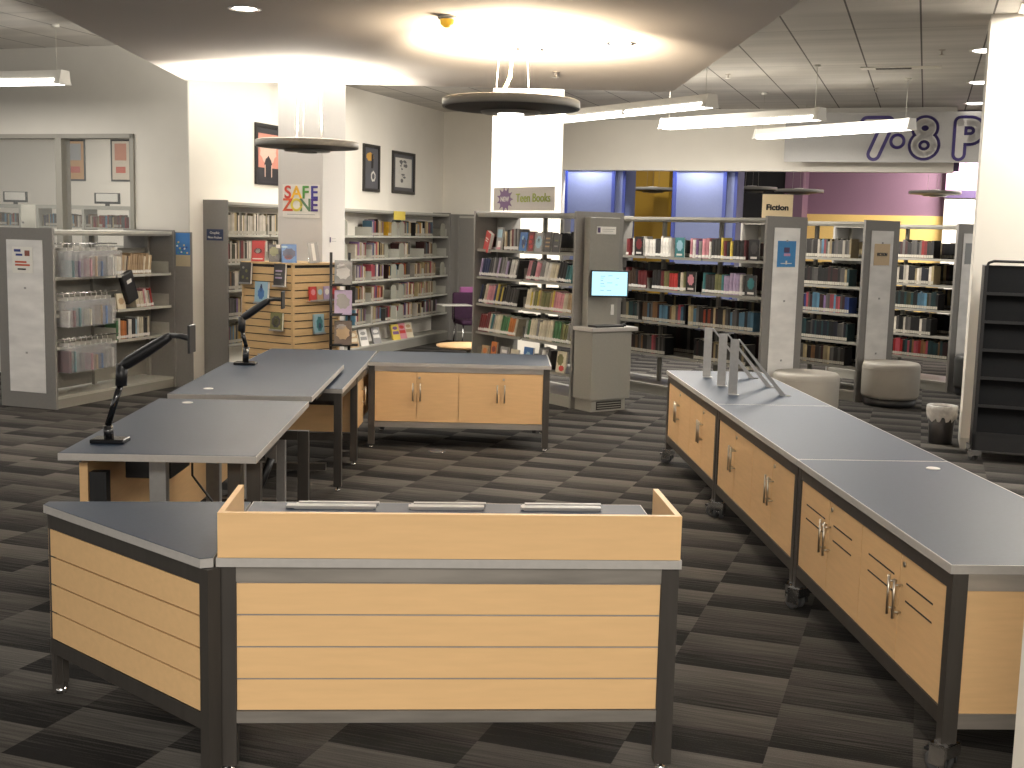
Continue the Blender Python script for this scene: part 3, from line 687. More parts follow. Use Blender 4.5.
# fiction range one
G = 'books on the blue-notice bookcase'; WH = 'blue-notice bookcase'
DK = ['black', 'charcoal', 'maroon', 'dark brown', 'black', 'grey', 'cream', 'navy']
rows = [(1.635, 'top', [(.55, .62, ['maroon', 'black']), (.66, 1.35, ['grey', 'pink', 'white', 'cream', 'teal', 'white', 'charcoal']), (1.62, 1.95, ['white', 'grey', 'pink', 'cream', 'purple']), (1.95, 2.50, ['cream', 'yellow', 'maroon', 'grey', 'charcoal', 'black'])]),
        (1.25, 'second', [(.50, .95, ['maroon', 'dark brown', 'black']), (1.02, 1.72, ['cream', 'olive', 'red', 'maroon', 'pink', 'black']), (1.84, 2.48, ['blue', 'olive', 'charcoal', 'lilac', 'white', 'teal'])]),
        (.865, 'third', [(.40, .84, ['teal', 'charcoal', 'navy', 'grey']), (.88, 1.60, ['maroon', 'tan', 'pink', 'pale blue', 'navy', 'navy']), (1.64, 2.62, ['charcoal', 'cream', 'grey', 'pale blue', 'maroon', 'dark brown', 'orange', 'black'])]),
        (.48, 'fourth', [(.40, 1.30, ['black', 'maroon', 'grey', 'pink', 'dark brown', 'tan']), (1.75, 2.55, ['navy', 'charcoal', 'black', 'maroon', 'cream'])])]
for z, rn, segs in rows[:2]:
    n = 1
    for a, c, cols in segs: n = fill(F1, FY, a, c, .03, z, .225, cols, rn, WH, G, n0=n, tmin=.032, tmax=.058, dmin=.14)
for (x, z, cn, ac, d_) in ((.72, 1.635, 'black', 'maroon', 'black horror paperback face-out'), (2.52, 1.635, 'black', 'charcoal', 'black book face-out'), (1.60, 1.25, 'black', 'pink', 'black and pink book face-out'), (2.50, 1.25, 'charcoal', 'teal', 'charcoal and teal book face-out'), (1.40, 1.635, 'teal', 'pale blue', 'teal book face-out')):
    rn = {1.635: 'top', 1.25: 'second'}[z]
    if x > 2.45 or x in (1.40, 1.60, .72): fob(x, .15, .23, cn, '%s on the %s shelf of the blue-notice bookcase' % (d_, rn), [(.5, .6, .6, .5, ac, 'c'), (.2, .1, .6, .1, 'white', 'r')], y=.012, z=z, o=F1, yaw=FY, group=G, lean=.0, thick=.016)
# kids' bookcase books
G = "books on the low left bookcase"
WHK = 'low left bookcase'
fill(KO, B, 1.35, 1.72, .05, .95, .20, ['white', 'cream', 'red', 'pink', 'grey'], 'middle', WHK, G, tilt=-.22, tmin=.02, tmax=.035)
fill(KO, B, 1.02, 1.60, .04, .62, .22, ['white', 'green', 'black', 'pale blue', 'blue', 'red', 'orange', 'cream', 'tan'], 'lower', WHK, G, tmin=.025, tmax=.04)
fill(KO, B, .95, 1.70, .06, 1.32, .22, ['tan', 'cream', 'dark brown', 'charcoal', 'white', 'olive'], 'upper', WHK, G, tilt=.15, tmin=.02, tmax=.035)
fob(1.03, .14, .17, 'cream', 'cream picture book face-out beside the black bag, low left bookcase', [(.5, .5, .6, .4, 'tan', 'c')], o=KO, yaw=B, z=.95, group=G)
q = MB().box(0, .20, 0, .06, 0, .34, M_black, bev=.015).box(.06, .14, -.002, .0, .22, .26, M_fix); q = q.build('tote_bag', loc=world(KO, B, 1.18, .0, .99)); q.rotation_euler = (Matrix.Rotation(B, 3, 'Z') @ Matrix.Rotation(-.35, 3, 'Y')).to_euler(); tag(q, 'black tote bag slumped on the middle shelf of low left bookcase', 'bag')

# hanging bags on rods in the near bay
rods = []
for z in (1.66, 1.16, .70):
    r = MB().tube([(.03, -.03, z), (.95, -.03, z)], .006, M_chrome, 8); 
    for xx in (.04, .93): r.tube([(xx, -.03, z), (xx, .06, z)], .005, M_chrome, 6)
    r.build('hanging_rod', kb, 'chrome rod for bags')
PK = ['pink', 'blue', 'white', 'teal', 'cream', 'tan', 'grey', 'maroon', 'purple']
hb = MB(); hb.prism([(0, 0), (.19, 0), (.19, .27), (.13, .30), (.06, .30), (0, .27)], -.035, -.001, M_bag, mtx=Matrix.Rotation(-pi/2, 4, 'Z') @ RX)
HBm = None
rown = {1.66: 'top', 1.16: 'middle', .70: 'bottom'}
for z in (1.66, 1.16, .70):
    nn = 10 if z > 1.5 else 9
    for i in range(nn):
        x = .07+i*(.088 if z > 1.5 else .084)
        ps = world(KO, B, x, -.12, z-.34)
        t = thing('hanging_bag', 'clear plastic book bag, %s from the left on the %s rod' % (ordn(i+1), rown[z]), 'bag', ps, B, 'clear bags hanging in the low left bookcase')
        MB().box(0, .062, 0, .20, 0, .27, M_bag, bev=.008).build('pouch', t)
        MB().box(.026, .034, .04, .16, .268, .300, M_fix).tube([(.03, .09, .30), (.03, .09, .33), (.03, .10, .352), (.03, .12, .345)], .005, M_fix, 6).build('hanger', t, 'white hanger')
        cn = PK[(i*5+int(z*10)) % len(PK)]
        if random.random() < .75:
            book(KO, B, x+.012, -.105, z-.335, random.uniform(.015, .034), .16, random.uniform(.15, .22), cn, '%s book inside the %s clear bag on the %s rod' % (cn, ordn(i+1), rown[z]), 'books inside the clear hanging bags', me=BKP)

# remaining books: further shelves as one mass
q = MB(); cl = q.bm.loops.layers.color.new('Col')
def sbook(o, yaw, x, y, z, tw, d, h, c, tilt=0):
    k = random.uniform(.8, 1.25); c = tuple(min(v*k, 1) for v in PAL[c])
    Mt = Matrix.Translation(world(o, yaw, x, y, z+.001+max(0, tw*sin(tilt)))) @ Matrix.Rotation(yaw, 4, 'Z') @ Matrix.Rotation(tilt, 4, 'Y')
    def bxx(dims, col):
        n0 = len(q.bm.faces); q.box(*dims, M_attr, mtx=Mt); q.bm.faces.ensure_lookup_table()
        for f in q.bm.faces[n0:]:
            for l in f.loops: l[cl] = (*col, 1)
    bxx((0, tw, 0, d, 0, h), c); bxx((tw*.12, tw*.88, .01, d-.004, h, h+.002), (.7, .68, .6))
    if h > .16: bxx((tw*.05, tw*.95, -.002, 0, .01, .045), (.65, .63, .58))
def sfill(o, yaw, x0, x1, y, z, hm, cols, tmin=.02, tmax=.04, tilt=0, d=.15, hv=.12):
    x = x0; left = 0
    while True:
        if left <= 0: cur = random.choice(cols); left = random.choice((1, 1, 1, 2)); hh = hm*random.uniform(1-hv, 1+hv*.5)
        left -= 1; tw = random.uniform(tmin, tmax)
        if x+tw/cos(tilt)+hh*sin(abs(tilt)) > x1: break
        sbook(o, yaw, x, y, z, tw, d, hh*random.uniform(.97, 1.02), cur, tilt); x += tw/cos(tilt)+.001
CZ = [1.77, 1.44, 1.12, .80, .48]
bwc = COL_/7
CC = ['cream', 'white', 'tan', 'grey', 'white', 'pink', 'cream', 'lilac', 'cream', 'maroon', 'pale blue', 'charcoal', 'white', 'yellow']
WG = ['white', 'white', 'cream', 'white', 'white', 'olive']
for ri_, z in enumerate(CZ):
    if ri_ < 2: sfill(COo, B, .05, 1.35, .05, z, .25, WG if ri_ == 0 else WG+['red', 'maroon'], .02, .03)
    else: sfill(COo, B, .05, .9, .05, z, .22, CC)
    for bay in range(3, 7):
        a = bay*bwc+.03; e = a+bwc*random.uniform(.35, .62)
        if bay == 3: a += .45; e = a+.35
        if ri_ == 0 and bay == 3: continue
        sfill(COo, B, a, e, .05, z, .23, CC + (['red', 'pink', 'orange'] if z < 1.2 else []), .018, .032)
        if random.random() < .7 and bay < 6: sfill(COo, B, e+.16, (bay+1)*bwc-.03, .05, z, .21, CC, .018, .03)
for z, rn, segs in rows[2:]:
    for a, c, cols in segs: sfill(F1, FY, a, c, .03, z, .225, cols+['cream', 'grey'], .026, .046)
for ri_, (z, cols) in enumerate(((1.67, ['pale blue', 'navy', 'pink', 'white', 'cream', 'lilac', 'grey', 'dark brown']), (1.34, ['charcoal', 'teal', 'cream', 'black', 'grey', 'black', 'maroon']), (1.02, ['pink', 'blue', 'lilac', 'white', 'charcoal', 'pale blue', 'maroon']), (.69, ['navy', 'black', 'navy', 'charcoal', 'teal']), (.40, ['maroon', 'dark brown', 'tan', 'cream', 'black', 'grey', 'charcoal']))):
    sfill(F2, FY, .90, 1.66, .04, z, .22, cols+['grey'], .024, .036)
for z in ZS[1:] + [ZS[0]]:
    cols = {1.67: ['red', 'maroon', 'dark brown', 'charcoal', 'black', 'grey'], 1.34: ['white', 'black', 'grey', 'navy', 'cream', 'black'], 1.02: ['charcoal', 'black', 'teal', 'pale blue', 'olive', 'grey'], .69: ['charcoal', 'black', 'grey', 'white', 'charcoal'], .40: ['pink', 'maroon', 'teal', 'navy', 'charcoal', 'tan', 'red']}[z]
    sfill(F3, FY, .92, {1.67: 1.52, 1.34: 1.55, 1.02: 1.62, .69: 1.55, .40: 1.80}[z], .04, z, .225, cols, .026, .04)
for z, cols in ((1.67, DK), (1.345, DK), (1.02, DK), (.68, DK)):
    for a, c in ((.08, .50), (.60, .92), (1.05, 1.5), (1.62, 1.88)): sfill(TO, TY, a, c, .47, z, .22, cols, .03, .05, d=.13)
# backs of the books on the hidden side of the fiction ranges, seen through the gaps
for Fo, Ln, zz in ((F1, F1L, [.48, .865, 1.25, 1.635]), (F2, F2L, ZS), (F3, F3L, ZS)):
    for z in zz:
        sfill(Fo, FY, .1, Ln-.1, .46, z, .20 if z > 1.6 else (.30 if Fo is F1 else .26), DK, .03, .05, d=.13, hv=.04)
sfill(e0 and (e0.x+.38*cos(RB), e0.y+.38*sin(RB)), RB, .9, 1.6, .06, 1.12, .2, CC)
o = q.build('distant_books'); tag(o, 'mixed book spines filling the comic wall and farther fiction shelves', 'books', kind='stuff')

# rounded grey divider plates on the comic shelving
pl = MB(); pl.prism(rounded(.20, .22), 0, .004, mat('plate_green', (.27, .265, .215), .5, nvar=.04), mtx=RX); plm = pl.build('divider', comic, 'rounded pale grey display plate'); plm.location = (.95*bwc*1, .08, 1.77)
spots = []
for ri_, z in enumerate(CZ):
    for bay in range(1, 7):
        for xo in (.12, .70) if bay < 3 else ((.02, ) if bay % 2 else (.72,)):
            spots.append((bay*bwc+xo, z))
for (xx, z) in spots:
    if (xx < 3 and xx > 1.4) or xx > 3.1:
        c_ = plm.copy(); COL.objects.link(c_); c_.parent = comic; c_.location = (xx, .05 + (.15 if random.random() < .5 else 0), z)
bpy.data.objects.remove(plm)
# slanted comics on the bottom comic shelf
G = 'comics leaning on the bottom comic shelf'
for i, (x, cn, ac, d_) in enumerate(((3.30, 'tan', 'cream', 'tan'), (3.62, 'white', 'grey', 'white'), (4.05, 'grey', 'white', 'grey'), (4.75, 'yellow', 'purple', 'yellow and purple'), (5.0, 'pink', 'red', 'pink'), (5.25, 'cream', 'tan', 'cream'))):
    fob(x, .17, .25, cn, '%s comic, %s from the left along the bottom comic shelf' % (d_, ordn(i+1)), [(.1, .35, .8, .2, ac, 'r'), (.5, .75, .6, .2, ac, 'c')], y=.04, z=.16, lean=.3, o=COo, yaw=B, group=G, thick=.03, zrot=-.3)
# yellow notice on top comic shelf
o = MB().box(0, .42, 0, .004, 0, .13, flat('yellow_card', (.62, .48, .08))).build('shelf_notice', loc=world(COo, B, 4.6, -.01, 2.02), rotz=B); tag(o, 'yellow card notice on the top of the comic bookcase', 'notice')

# ------------------------------------------------------------------ signs on shelving
# banner above teen range
t = thing('banner_sign', 'grey banner reading NEW Teen Books above the teen bookcase', 'sign', world(TO, TY, .33, .015, 2.125), TY)
MB().box(0, 1.20, 0, .012, 0, .265, flat('banner_grey', (.50, .47, .43))).build('board', t)
sp_ = MB(); pts = []
for k in range(44):
    a = 2*pi*k/44; r = .105*(1.0 if k % 4 else 1.42)*(.92 if k % 4 == 2 else 1); pts.append((.24+r*1.15*cos(a), .13+r*sin(a)))
sp_.prism(pts, 0, .003, flat('splat_purple', (.16, .09, .19)), mtx=RX); sp_.build('splat', t, 'purple paint splat')
textmesh('NEW', .075, M_fix, t, (.24, -.004, .13), FACE, bold=.002)
textmesh('Teen Books', .135, flat('lime', (.30, .36, .05)), t, (.80, -.003, .14), FACE, bold=.0012, sx=1.02)
# Fiction sign
t = thing('fiction_sign', 'cream square sign reading Fiction on top of the bookcase', 'sign', world(F1, FY, 2.42, .31, 2.10), FY+.75)
MB().box(0, .33, 0, .012, 0, .265, flat('cream_board', (.74, .60, .38))).build('board', t)
textmesh('Fiction', .085, M_black, t, (.165, -.003, .12), FACE, bold=.0035, sx=1.05)
# notices on end panels (local frame: panel faces local +x of the range)
def panel_notice(Fo, Ln, z, w, h, m, label, cat='notice', y0=None, lines=(), img=None):
    y0 = .31-w/2 if y0 is None else y0
    t = thing('notice', label, cat, world(Fo, FY, Ln+.038, .31, z), FY+pi/2)
    MB().box(-w/2, w/2, 0, .004, 0, h, m).build('card', t)
    MB().box(-w/2-.01, w/2+.01, -.004, 0, -.01, 0, M_clear).build('holder', t)
    if lines:
        q = MB()
        for (x0, z0, ww, hh, mm) in lines: q.box(-w/2+x0*w, -w/2+(x0+ww)*w, -.002, 0, z0*h, (z0+hh)*h, mm)
        q.build('print', t)
    return t
panel_notice(F1, F1L, 1.58, .30, .28, flat('notice_blue', (.03, .20, .46)), 'blue notice sheet on the nearest white shelf end panel', lines=((.35, .55, .3, .2, M_purpled), (.35, .42, .35, .1, flat('notice_pink', (.5, .25, .4))), (.2, .12, .6, .03, M_fix), (.46, .1, .08, .14, M_fix)))
t = panel_notice(F2, F2L, 1.60, .30, .25, flat('notice_tan', (.62, .46, .27)), 'tan notice card on the middle white shelf end panel')
textmesh('FICTION', .05, M_black, t, (0, -.003, .125), FACE, bold=.002)
panel_notice(F3, F3L, 1.62, .32, .26, flat('notice_grey', (.26, .27, .27)), 'grey empty sign holder on the rightmost shelf end panel')
# sign on the broad dark panel
t = thing('range_sign', 'small navy shelf sign with white lettering on dark end panel', 'sign', world(COo, B, -.032, .14, 1.70), B-pi/2)
MB().box(-.11, .11, -.006, 0, 0, .13, flat('sign_navy', (.02, .035, .09))).build('plate', t)
textmesh('Graphic', .042, M_fix, t, (0, -.008, .088), FACE); textmesh('Non-Fiction', .038, M_fix, t, (0, -.008, .035), FACE)
# poster and notice on the kids' case
t = thing('notice', 'white taped notice with blue and red print on left end panel', 'notice', world(KO, B, -.040, .34, 1.36), B-pi/2)
MB().box(-.125, .125, -.002, .0, 0, .26, M_paper).build('sheet', t)
q = MB()
for (a, c, z0, z1, mm) in ((-.10, -.02, .21, .235, M_blue), (-.08, .0, .17, .19, M_blue), (-.09, .05, .10, .118, flat('print_red', (.5, .08, .03))), (-.09, .09, .07, .088, flat('print_red', (.5, .08, .03))), (.03, .09, .17, .225, flat('print_brown', (.25, .08, .05))), (-.06, .04, .03, .045, M_gap)): q.box(a, c, -.004, -.002, z0, z1, mm)
q.build('print', t)
t = thing('poster', 'small poster of a blue seaside town above cream caption', 'poster', world(KO, B, KL+.028, -.035, 1.40), B-pi/2)
MB().box(0, .19, -.003, 0, 0, .38, flat('poster_cream', (.45, .38, .25))).box(0, .19, -.004, -.003, .13, .38, flat('poster_blue', (.04, .16, .40))).build('sheet', t)
q = MB(); mm = flat('poster_teal', (.05, .28, .28))
for k in range(14): q.prism([(random.uniform(.01, .17)+.016*cos(a), random.uniform(.15, .3)+.012*sin(a)) for a in [0, 1.2, 2.4, 3.6, 4.8]][:0] or [(c0+.014*cos(a), d0+.012*sin(a)) for (c0, d0) in [(random.uniform(.02, .16), random.uniform(.15, .28))] for a in [0, 1.2, 2.4, 3.6, 4.8]], .004, .0045+k*.00003, [mm, M_yell, M_blue, M_white][k % 4], mtx=RX)
q.build('artwork', t)

# ------------------------------------------------------------------ catalogue kiosk at the teen range's end
kz = TY+pi/2   # local x along the face to the right, facing camera-right
KC = (.835, 12.465)
t = thing('catalogue_kiosk', 'grey catalogue kiosk with pedestal counter at the teen bookcase end', 'kiosk', (*KC, 0), kz)
MB().box(0, .535, 0, .31, .13, .862, M_shelf).build('pedestal', t)
p = MB().box(.03, .50, .03, .31, 0, .13, M_shelf).build('plinth', t)
g = MB().box(.10, .44, .022, .03, .02, .11, M_gap)
for k in range(3): g.box(.11, .43, .017, .024, .035+k*.025, .042+k*.025, M_shelf)
g.build('vent_grille', p, 'dark slotted vent')
MB().box(-.025, .60, -.03, .31, .862, .902, M_edge, bev=.003).build('counter', t, 'grey laminate counter')
MB().box(.09, .50, .215, .31, .902, 2.06, M_shelf, bev=.004).build('riser', t, 'raised grey backboard')
MB().box(.18, .44, .209, .215, 1.885, 1.965, M_paper).build('label_card', t, 'cream label card')
MB().box(.19, .225, .207, .209, 1.90, 1.955, M_purpled).box(.25, .42, .207, .209, 1.935, 1.94, M_alu).box(.25, .40, .207, .209, 1.915, 1.92, M_alu).build('label_print', t)
MB().box(.40, .445, .205, .215, 1.02, 1.13, M_fix).build('wall_socket', t, 'pale double socket')
o = thing('monitor', 'small flat monitor with pale blue screen mounted on the kiosk', 'monitor', world(KC, kz, .255, .06, 1.22), .12)
MB().box(-.205, .205, 0, .022, 0, .285, M_black, bev=.004).build('bezel', o)
MB().box(-.19, .19, -.002, 0, .018, .27, M_screen).build('display', o, 'pale blue lit screen')
q = MB()
for (a, z, w) in ((-.10, .22, .05), (-.10, .20, .035), (-.02, .225, .05), (-.10, .175, .03), (-.03, .15, .06), (-.10, .14, .04), (-.10, .115, .055), (-.10, .07, .04), (-.03, .07, .05), (.07, .2, .03), (.06, .13, .03)): q.box(a, a+w, -.004, -.002, z, z+.006, M_sink)
q.build('screen_text', o)['kind'] = 'stuff'
MB().box(-.03, .03, .022, .10, .11, .17, M_black).build('bracket', o)
o = MB().box(-.20, .18, -.09, .06, 0, .022, M_black, bev=.004).build('keyboard', loc=world(KC, kz, .25, .09, .903), rotz=kz); tag(o, 'black keyboard on the kiosk counter below the monitor', 'keyboard')
o = MB().lathe([(0, 0), (.03, 0), (.032, .012), (.02, .028), (0, .032)], M_black, seg=16, sx=.8, sy=1.3).build('computer_mouse', loc=world(KC, kz, .50, .10, .903), rotz=kz); tag(o, 'black computer mouse beside the kiosk keyboard', 'mouse')

# ------------------------------------------------------------------ slatwall display cube
SL = (-2.335, 12.55); SY = -.57; ss = .74     # nearest corner
t = thing('slatwall_display', 'four-sided maple slatwall display stand behind the sit-stand tables', 'display stand', (*SL, 0), SY)
# local: corner at origin, left face runs to -x.. built as square [-ss..0] x [0..ss] rotated so that two faces show
zt_ = 1.50
MB().box(-ss+.02, -.02, .02, ss-.02, .05, zt_-.02, M_gap).build('core', t)
for (nm, d_) in (('front', 0), ('right', 1), ('left', 2), ('rear', 3)):
    q = MB(); n_ = 17; ph = (zt_-.12)/n_
    for k in range(n_):
        z0 = .08+k*ph
        if d_ == 0: q.box(-ss+.012, -.012, 0, .022, z0, z0+ph-.012, M_slat)
        elif d_ == 1: q.box(-.022, 0, .012, ss-.012, z0, z0+ph-.012, M_slat)
        elif d_ == 2: q.box(-ss, -ss+.022, .012, ss-.012, z0, z0+ph-.012, M_slat)
        else: q.box(-ss+.012, -.012, ss-.022, ss, z0, z0+ph-.012, M_slat)
    q.build('slat_panel', t)
q = MB()
for x in (-ss, -.02):
    for y in (0, ss-.02): q.box(x-.004, x+.024, y-.004, y+.024, .05, zt_, M_slat)
q.build('corner_trim', t)
MB().box(-ss-.01, .01, -.01, ss+.01, zt_-.02, zt_, M_slat).build('top_cap', t)
MB().box(-ss+.03, -.03, .03, ss-.03, 0, .05, M_gap).build('plinth', t)
G = 'books displayed on the slatwall stand'
def wirestand(ob): 
    MB().tube([(-.01, -.03, .05), (-.01, -.03, 0), (-.01, .08, 0), (-.01, .02, .10)], .003, M_chrome, 6).build('easel', ob, 'wire easel'); return ob
fob(-.64, .14, .23, 'red', 'red book standing face-out on top of slatwall stand', [(.5, .5, .6, .25, 'maroon', 'c'), (.5, .5, .35, .2, 'white', 'c'), (.1, .1, .8, .05, 'white', 'r')], o=SL, yaw=SY, z=zt_, y=.03, group=G, lean=.2, zrot=.5)
fob(-.42, .15, .19, 'black', 'black and gold book standing on top of slatwall stand', [(.35, .6, .6, .5, 'olive', 'c'), (.6, .3, .4, .3, 'charcoal', 'c'), (.5, .8, .3, .2, 'white', 'r')], o=SL, yaw=SY, z=zt_, y=.08, group=G, lean=.2, zrot=.85)
fob(-.20, .16, .20, 'blue', 'blue illustrated book standing on top of slatwall stand', [(.5, .5, .8, .5, 'navy', 'c'), (.45, .3, .5, .25, 'maroon', 'c'), (.2, .85, .4, .1, 'pale blue', 'c')], o=SL, yaw=SY, z=zt_, y=.04, group=G, lean=.2, zrot=.85)
q = fob(.13-.12, .11, .22, 'grey', 'silver grey book on a wire easel on the stand corner', [(.35, .1, .3, .85, 'white', 'r')], o=SL, yaw=SY, z=zt_, y=.25, group=G, lean=.3, zrot=.8); wirestand(q)
q.rotation_euler = (Matrix.Rotation(.25, 3, 'Z') @ Matrix.Rotation(-.12, 3, 'Y') @ Matrix.Rotation(-.25, 3, 'X')).to_euler()
def shelfy(x, z, w, face=0, lab='short clear shelf clipped to the slatwall stand'):
    m_ = Matrix.Rotation(SY + (pi/2 if face else 0), 4, 'Z')
    o = MB().box(0, w, -.06, .0, 0, .004, M_alu).box(0, w, -.06, -.056, 0, .02, M_alu)
    if face: ps = world(SL, SY, .0, x, z); 
    else: ps = world(SL, SY, x, 0, z)
    o = o.build('clip_shelf', loc=ps); o.rotation_euler = (0, 0, SY+(pi/2 if face else 0)); tag(o, lab, 'shelf', 'clip shelves on the slatwall stand'); return o
def sbk(x, z, w, h, cn, art, lab, face=0, th=.03):
    shelfy(x-.005, z-.005, w+.01, face, 'clip shelf holding the '+lab.split(' on ')[0])
    if face: o_ = world(SL, SY, 0, x); fob(0, w, h, cn, lab, art, o=(o_.x, o_.y), yaw=SY+pi/2, y=-.045, z=z, group=G, lean=.06, thick=th)
    else: fob(x, w, h, cn, lab, art, o=SL, yaw=SY, y=-.045, z=z, group=G, lean=.06, thick=th)
sbk(-.74, 1.26, .16, .23, 'charcoal', [(.3, .3, .2, .15, 'olive', 'c'), (.6, .6, .2, .15, 'olive', 'c'), (.3, .75, .2, .1, 'grey', 'c'), (.7, .25, .2, .1, 'olive', 'c')], 'dark green speckled book on the slatwall stand, upper left')
sbk(-.24, 1.25, .16, .24, 'charcoal', [(.15, .65, .6, .07, 'lilac', 'r'), (.15, .5, .5, .07, 'grey', 'r'), (.15, .35, .6, .07, 'lilac', 'r')], 'dark lettered book on the slatwall stand, near its corner')
sbk(-.52, 1.06, .19, .23, 'pale blue', [(.5, .45, .45, .5, 'blue', 'c'), (.5, .7, .15, .35, 'navy', 'c')], 'pale blue book with a dark figure on the slatwall stand')
sbk(-.29, .78, .17, .19, 'olive', [(.5, .5, .7, .6, 'charcoal', 'c'), (.5, .5, .4, .4, 'olive', 'c')], 'olive book on the slatwall stand, behind the far monitor arm')
sbk(.30, .74, .15, .21, 'pale blue', [(.5, .5, .6, .7, 'teal', 'c'), (.5, .4, .3, .3, 'navy', 'c')], 'teal and cream book on the right face of slatwall stand', 1)
for i, (cn, ac) in enumerate((('red', 'pink'), ('tan', 'pale blue'), ('lilac', 'white'), ('maroon', 'red'))):
    o_ = world(SL, SY, 0, .22+i*.11); fob(0, .10, .15, cn, '%s pamphlet, %s in the rack on the stand right face' % (cn, ordn(i+1)), [(.5, .6, .6, .4, ac, 'c')], o=(o_.x, o_.y), yaw=SY+pi/2, y=-.045, z=1.10, group='pamphlets on the stand right face', lean=.06)
o = shelfy(.21, 1.09, .46, 1, 'long clip shelf under the red pamphlets on the slatwall stand')
shelfy(-.46, .50, .19, 0, 'empty grey clip shelf low on the slatwall stand')

# black easel rack of graphic novels right of the column
t = thing('display_rack', 'black tubular display rack beside the white column', 'rack', (-1.98, 12.85, 0), .35)
q = MB()
for x in (0, .20): q.tube([(x, 0, 0), (x, .0, 1.62)], .016, M_black, 10)
q.build('post', t)
q = MB().tube([(-.02, -.25, .03), (.0, 0, .10), (.20, 0, .10), (.40, -.25, .03)], .014, M_black, 10).tube([(.0, 0, .42), (.25, -.1, .50), (.42, -.25, .40), (.45, -.28, .33)], .012, M_black, 10); q.build('base_frame', t)
for i, z in enumerate((.62, .95, 1.27)):
    MB().box(-.01, .28, -.09, .0, z-.01, z, M_black).box(-.01, .28, -.09, -.085, z-.01, z+.02, M_black).build('ledge', t)
G = 'magazines on the black rack'
for i, (z, cn, ac, d_) in enumerate(((1.275, 'charcoal', 'grey', 'dark'), (.955, 'lilac', 'grey', 'lilac'), (.625, 'dark brown', 'tan', 'brown'))):
    fob(.02, .19, .27, cn, '%s comic book on the %s ledge of the black rack' % (d_, ('top', 'middle', 'lowest')[i]), [(.5, .5, .7, .5, ac, 'c'), (.4, .75, .5, .2, 'grey', 'c')], o=(-1.98, 12.85), yaw=.35, y=-.07, z=z, group=G, lean=.28, thick=.02, zrot=-.25)

# ------------------------------------------------------------------ seating, bin, magazine rack, chair, low table
def ottoman(x, y, r, h, m, label):
    t = thing('ottoman', label, 'ottoman', (x, y, 0), 0)
    MB().lathe([(0, 0), (r*.88, 0), (r*.90, .02), (r*.93, .095), (0, .095)], M_black, seg=40).build('base', t, 'black base')
    MB().lathe([(0, .096), (r*.96, .096), (r*.995, .13), (r, h*.6), (r, h-.06), (r*.98, h-.025), (r*.93, h-.005), (r*.85, h), (0, h)], m, seg=48).build('cushion', t)
    MB().lathe([(r+.0005, h-.075), (r+.004, h-.071), (r+.0005, h-.067)], m, seg=48).build('piping', t)
ottoman(4.38, 13.66, .325, .50, M_cream, 'round cream vinyl ottoman before the tan-notice end panel')
ottoman(3.14, 12.61, .35, .48, M_cream, 'round cream vinyl ottoman just behind the right-hand cabinets')
ottoman(5.84, 14.70, .33, .50, M_darkv, 'round charcoal ottoman half hidden behind the white column')
t = thing('waste_bin', 'small black waste bin with clear liner near the white column', 'bin', (4.065, 11.10, 0), RB)
MB().lathe([(0, 0), (.10, 0), (.105, .01), (.125, .345), (.118, .345), (.098, .012), (0, .012)], M_black, seg=28, sy=.85).build('bucket', t)
pr = []
q = MB(); n_ = 40; rings = []
for r, z, am in ((.122, .23, .012), (.131, .27, .008), (.140, .33, .004), (.142, .362, .002), (.132, .368, .0), (.118, .350, 0), (.105, .28, .0)):
    rings.append([q.bm.verts.new(((r+am*sin(k*5+z*30))*cos(2*pi*k/n_), .87*(r+am*cos(k*7))*sin(2*pi*k/n_), z+(am*1.6*sin(k*1.7)))) for k in range(n_)])
fs = [q.bm.faces.new((rings[i][k], rings[i][(k+1) % n_], rings[i+1][(k+1) % n_], rings[i+1][k])) for i in range(len(rings)-1) for k in range(n_)]
q._fin(fs, M_baglin, True); q.build('liner', t, 'crumpled translucent liner')

MR = (4.02, 10.22)
t = thing('magazine_rack', 'tall black sloping magazine rack on casters at right edge', 'rack', (*MR, 0), RB)
mw = 1.2
MB().box(0, .03, 0, .5, .10, 1.70, M_black).build('side_panel', t); MB().box(mw-.03, mw, 0, .5, .10, 1.70, M_black).build('side_panel', t)
q = MB().tube([(.012, .02, .1), (.012, .02, 1.68), (.03, .02, 1.725), (.07, .02, 1.74), (mw-.07, .02, 1.74), (mw-.03, .02, 1.725), (mw-.012, .02, 1.68), (mw-.012, .02, .1)], .012, M_black, 10); q.build('tube_frame', t)
MB().box(0, mw, 0, .5, .10, .24, M_black).build('plinth', t)
M_rackp = mat('rack_panel', (.006, .0065, .0075), .8, nvar=.1, spec=.15)
for k in range(6):
    z0 = .24+k*.243
    q = MB(); q.prism([(.0, 0), (.02, 0), (.07, .243), (.05, .243)], .03, mw-.03, M_rackp, mtx=Matrix(((0, 0, 1, 0), (1, 0, 0, .02), (0, 1, 0, z0), (0, 0, 0, 1))))
    q.box(.03, mw-.03, .0, .07, z0-.004, z0+.004, M_rackp).box(.03, mw-.03, -.004, .0, z0-.004, z0+.022, M_black)
    q.build('sloped_shelf', t)
MB().box(.03, mw-.03, .30, .32, .24, 1.70, M_rackp).build('back_panel', t)
for x, y in ((.03, .04), (mw-.03, .04), (.03, .46), (mw-.03, .46)): caster(t, x, y, .5, h=.10)

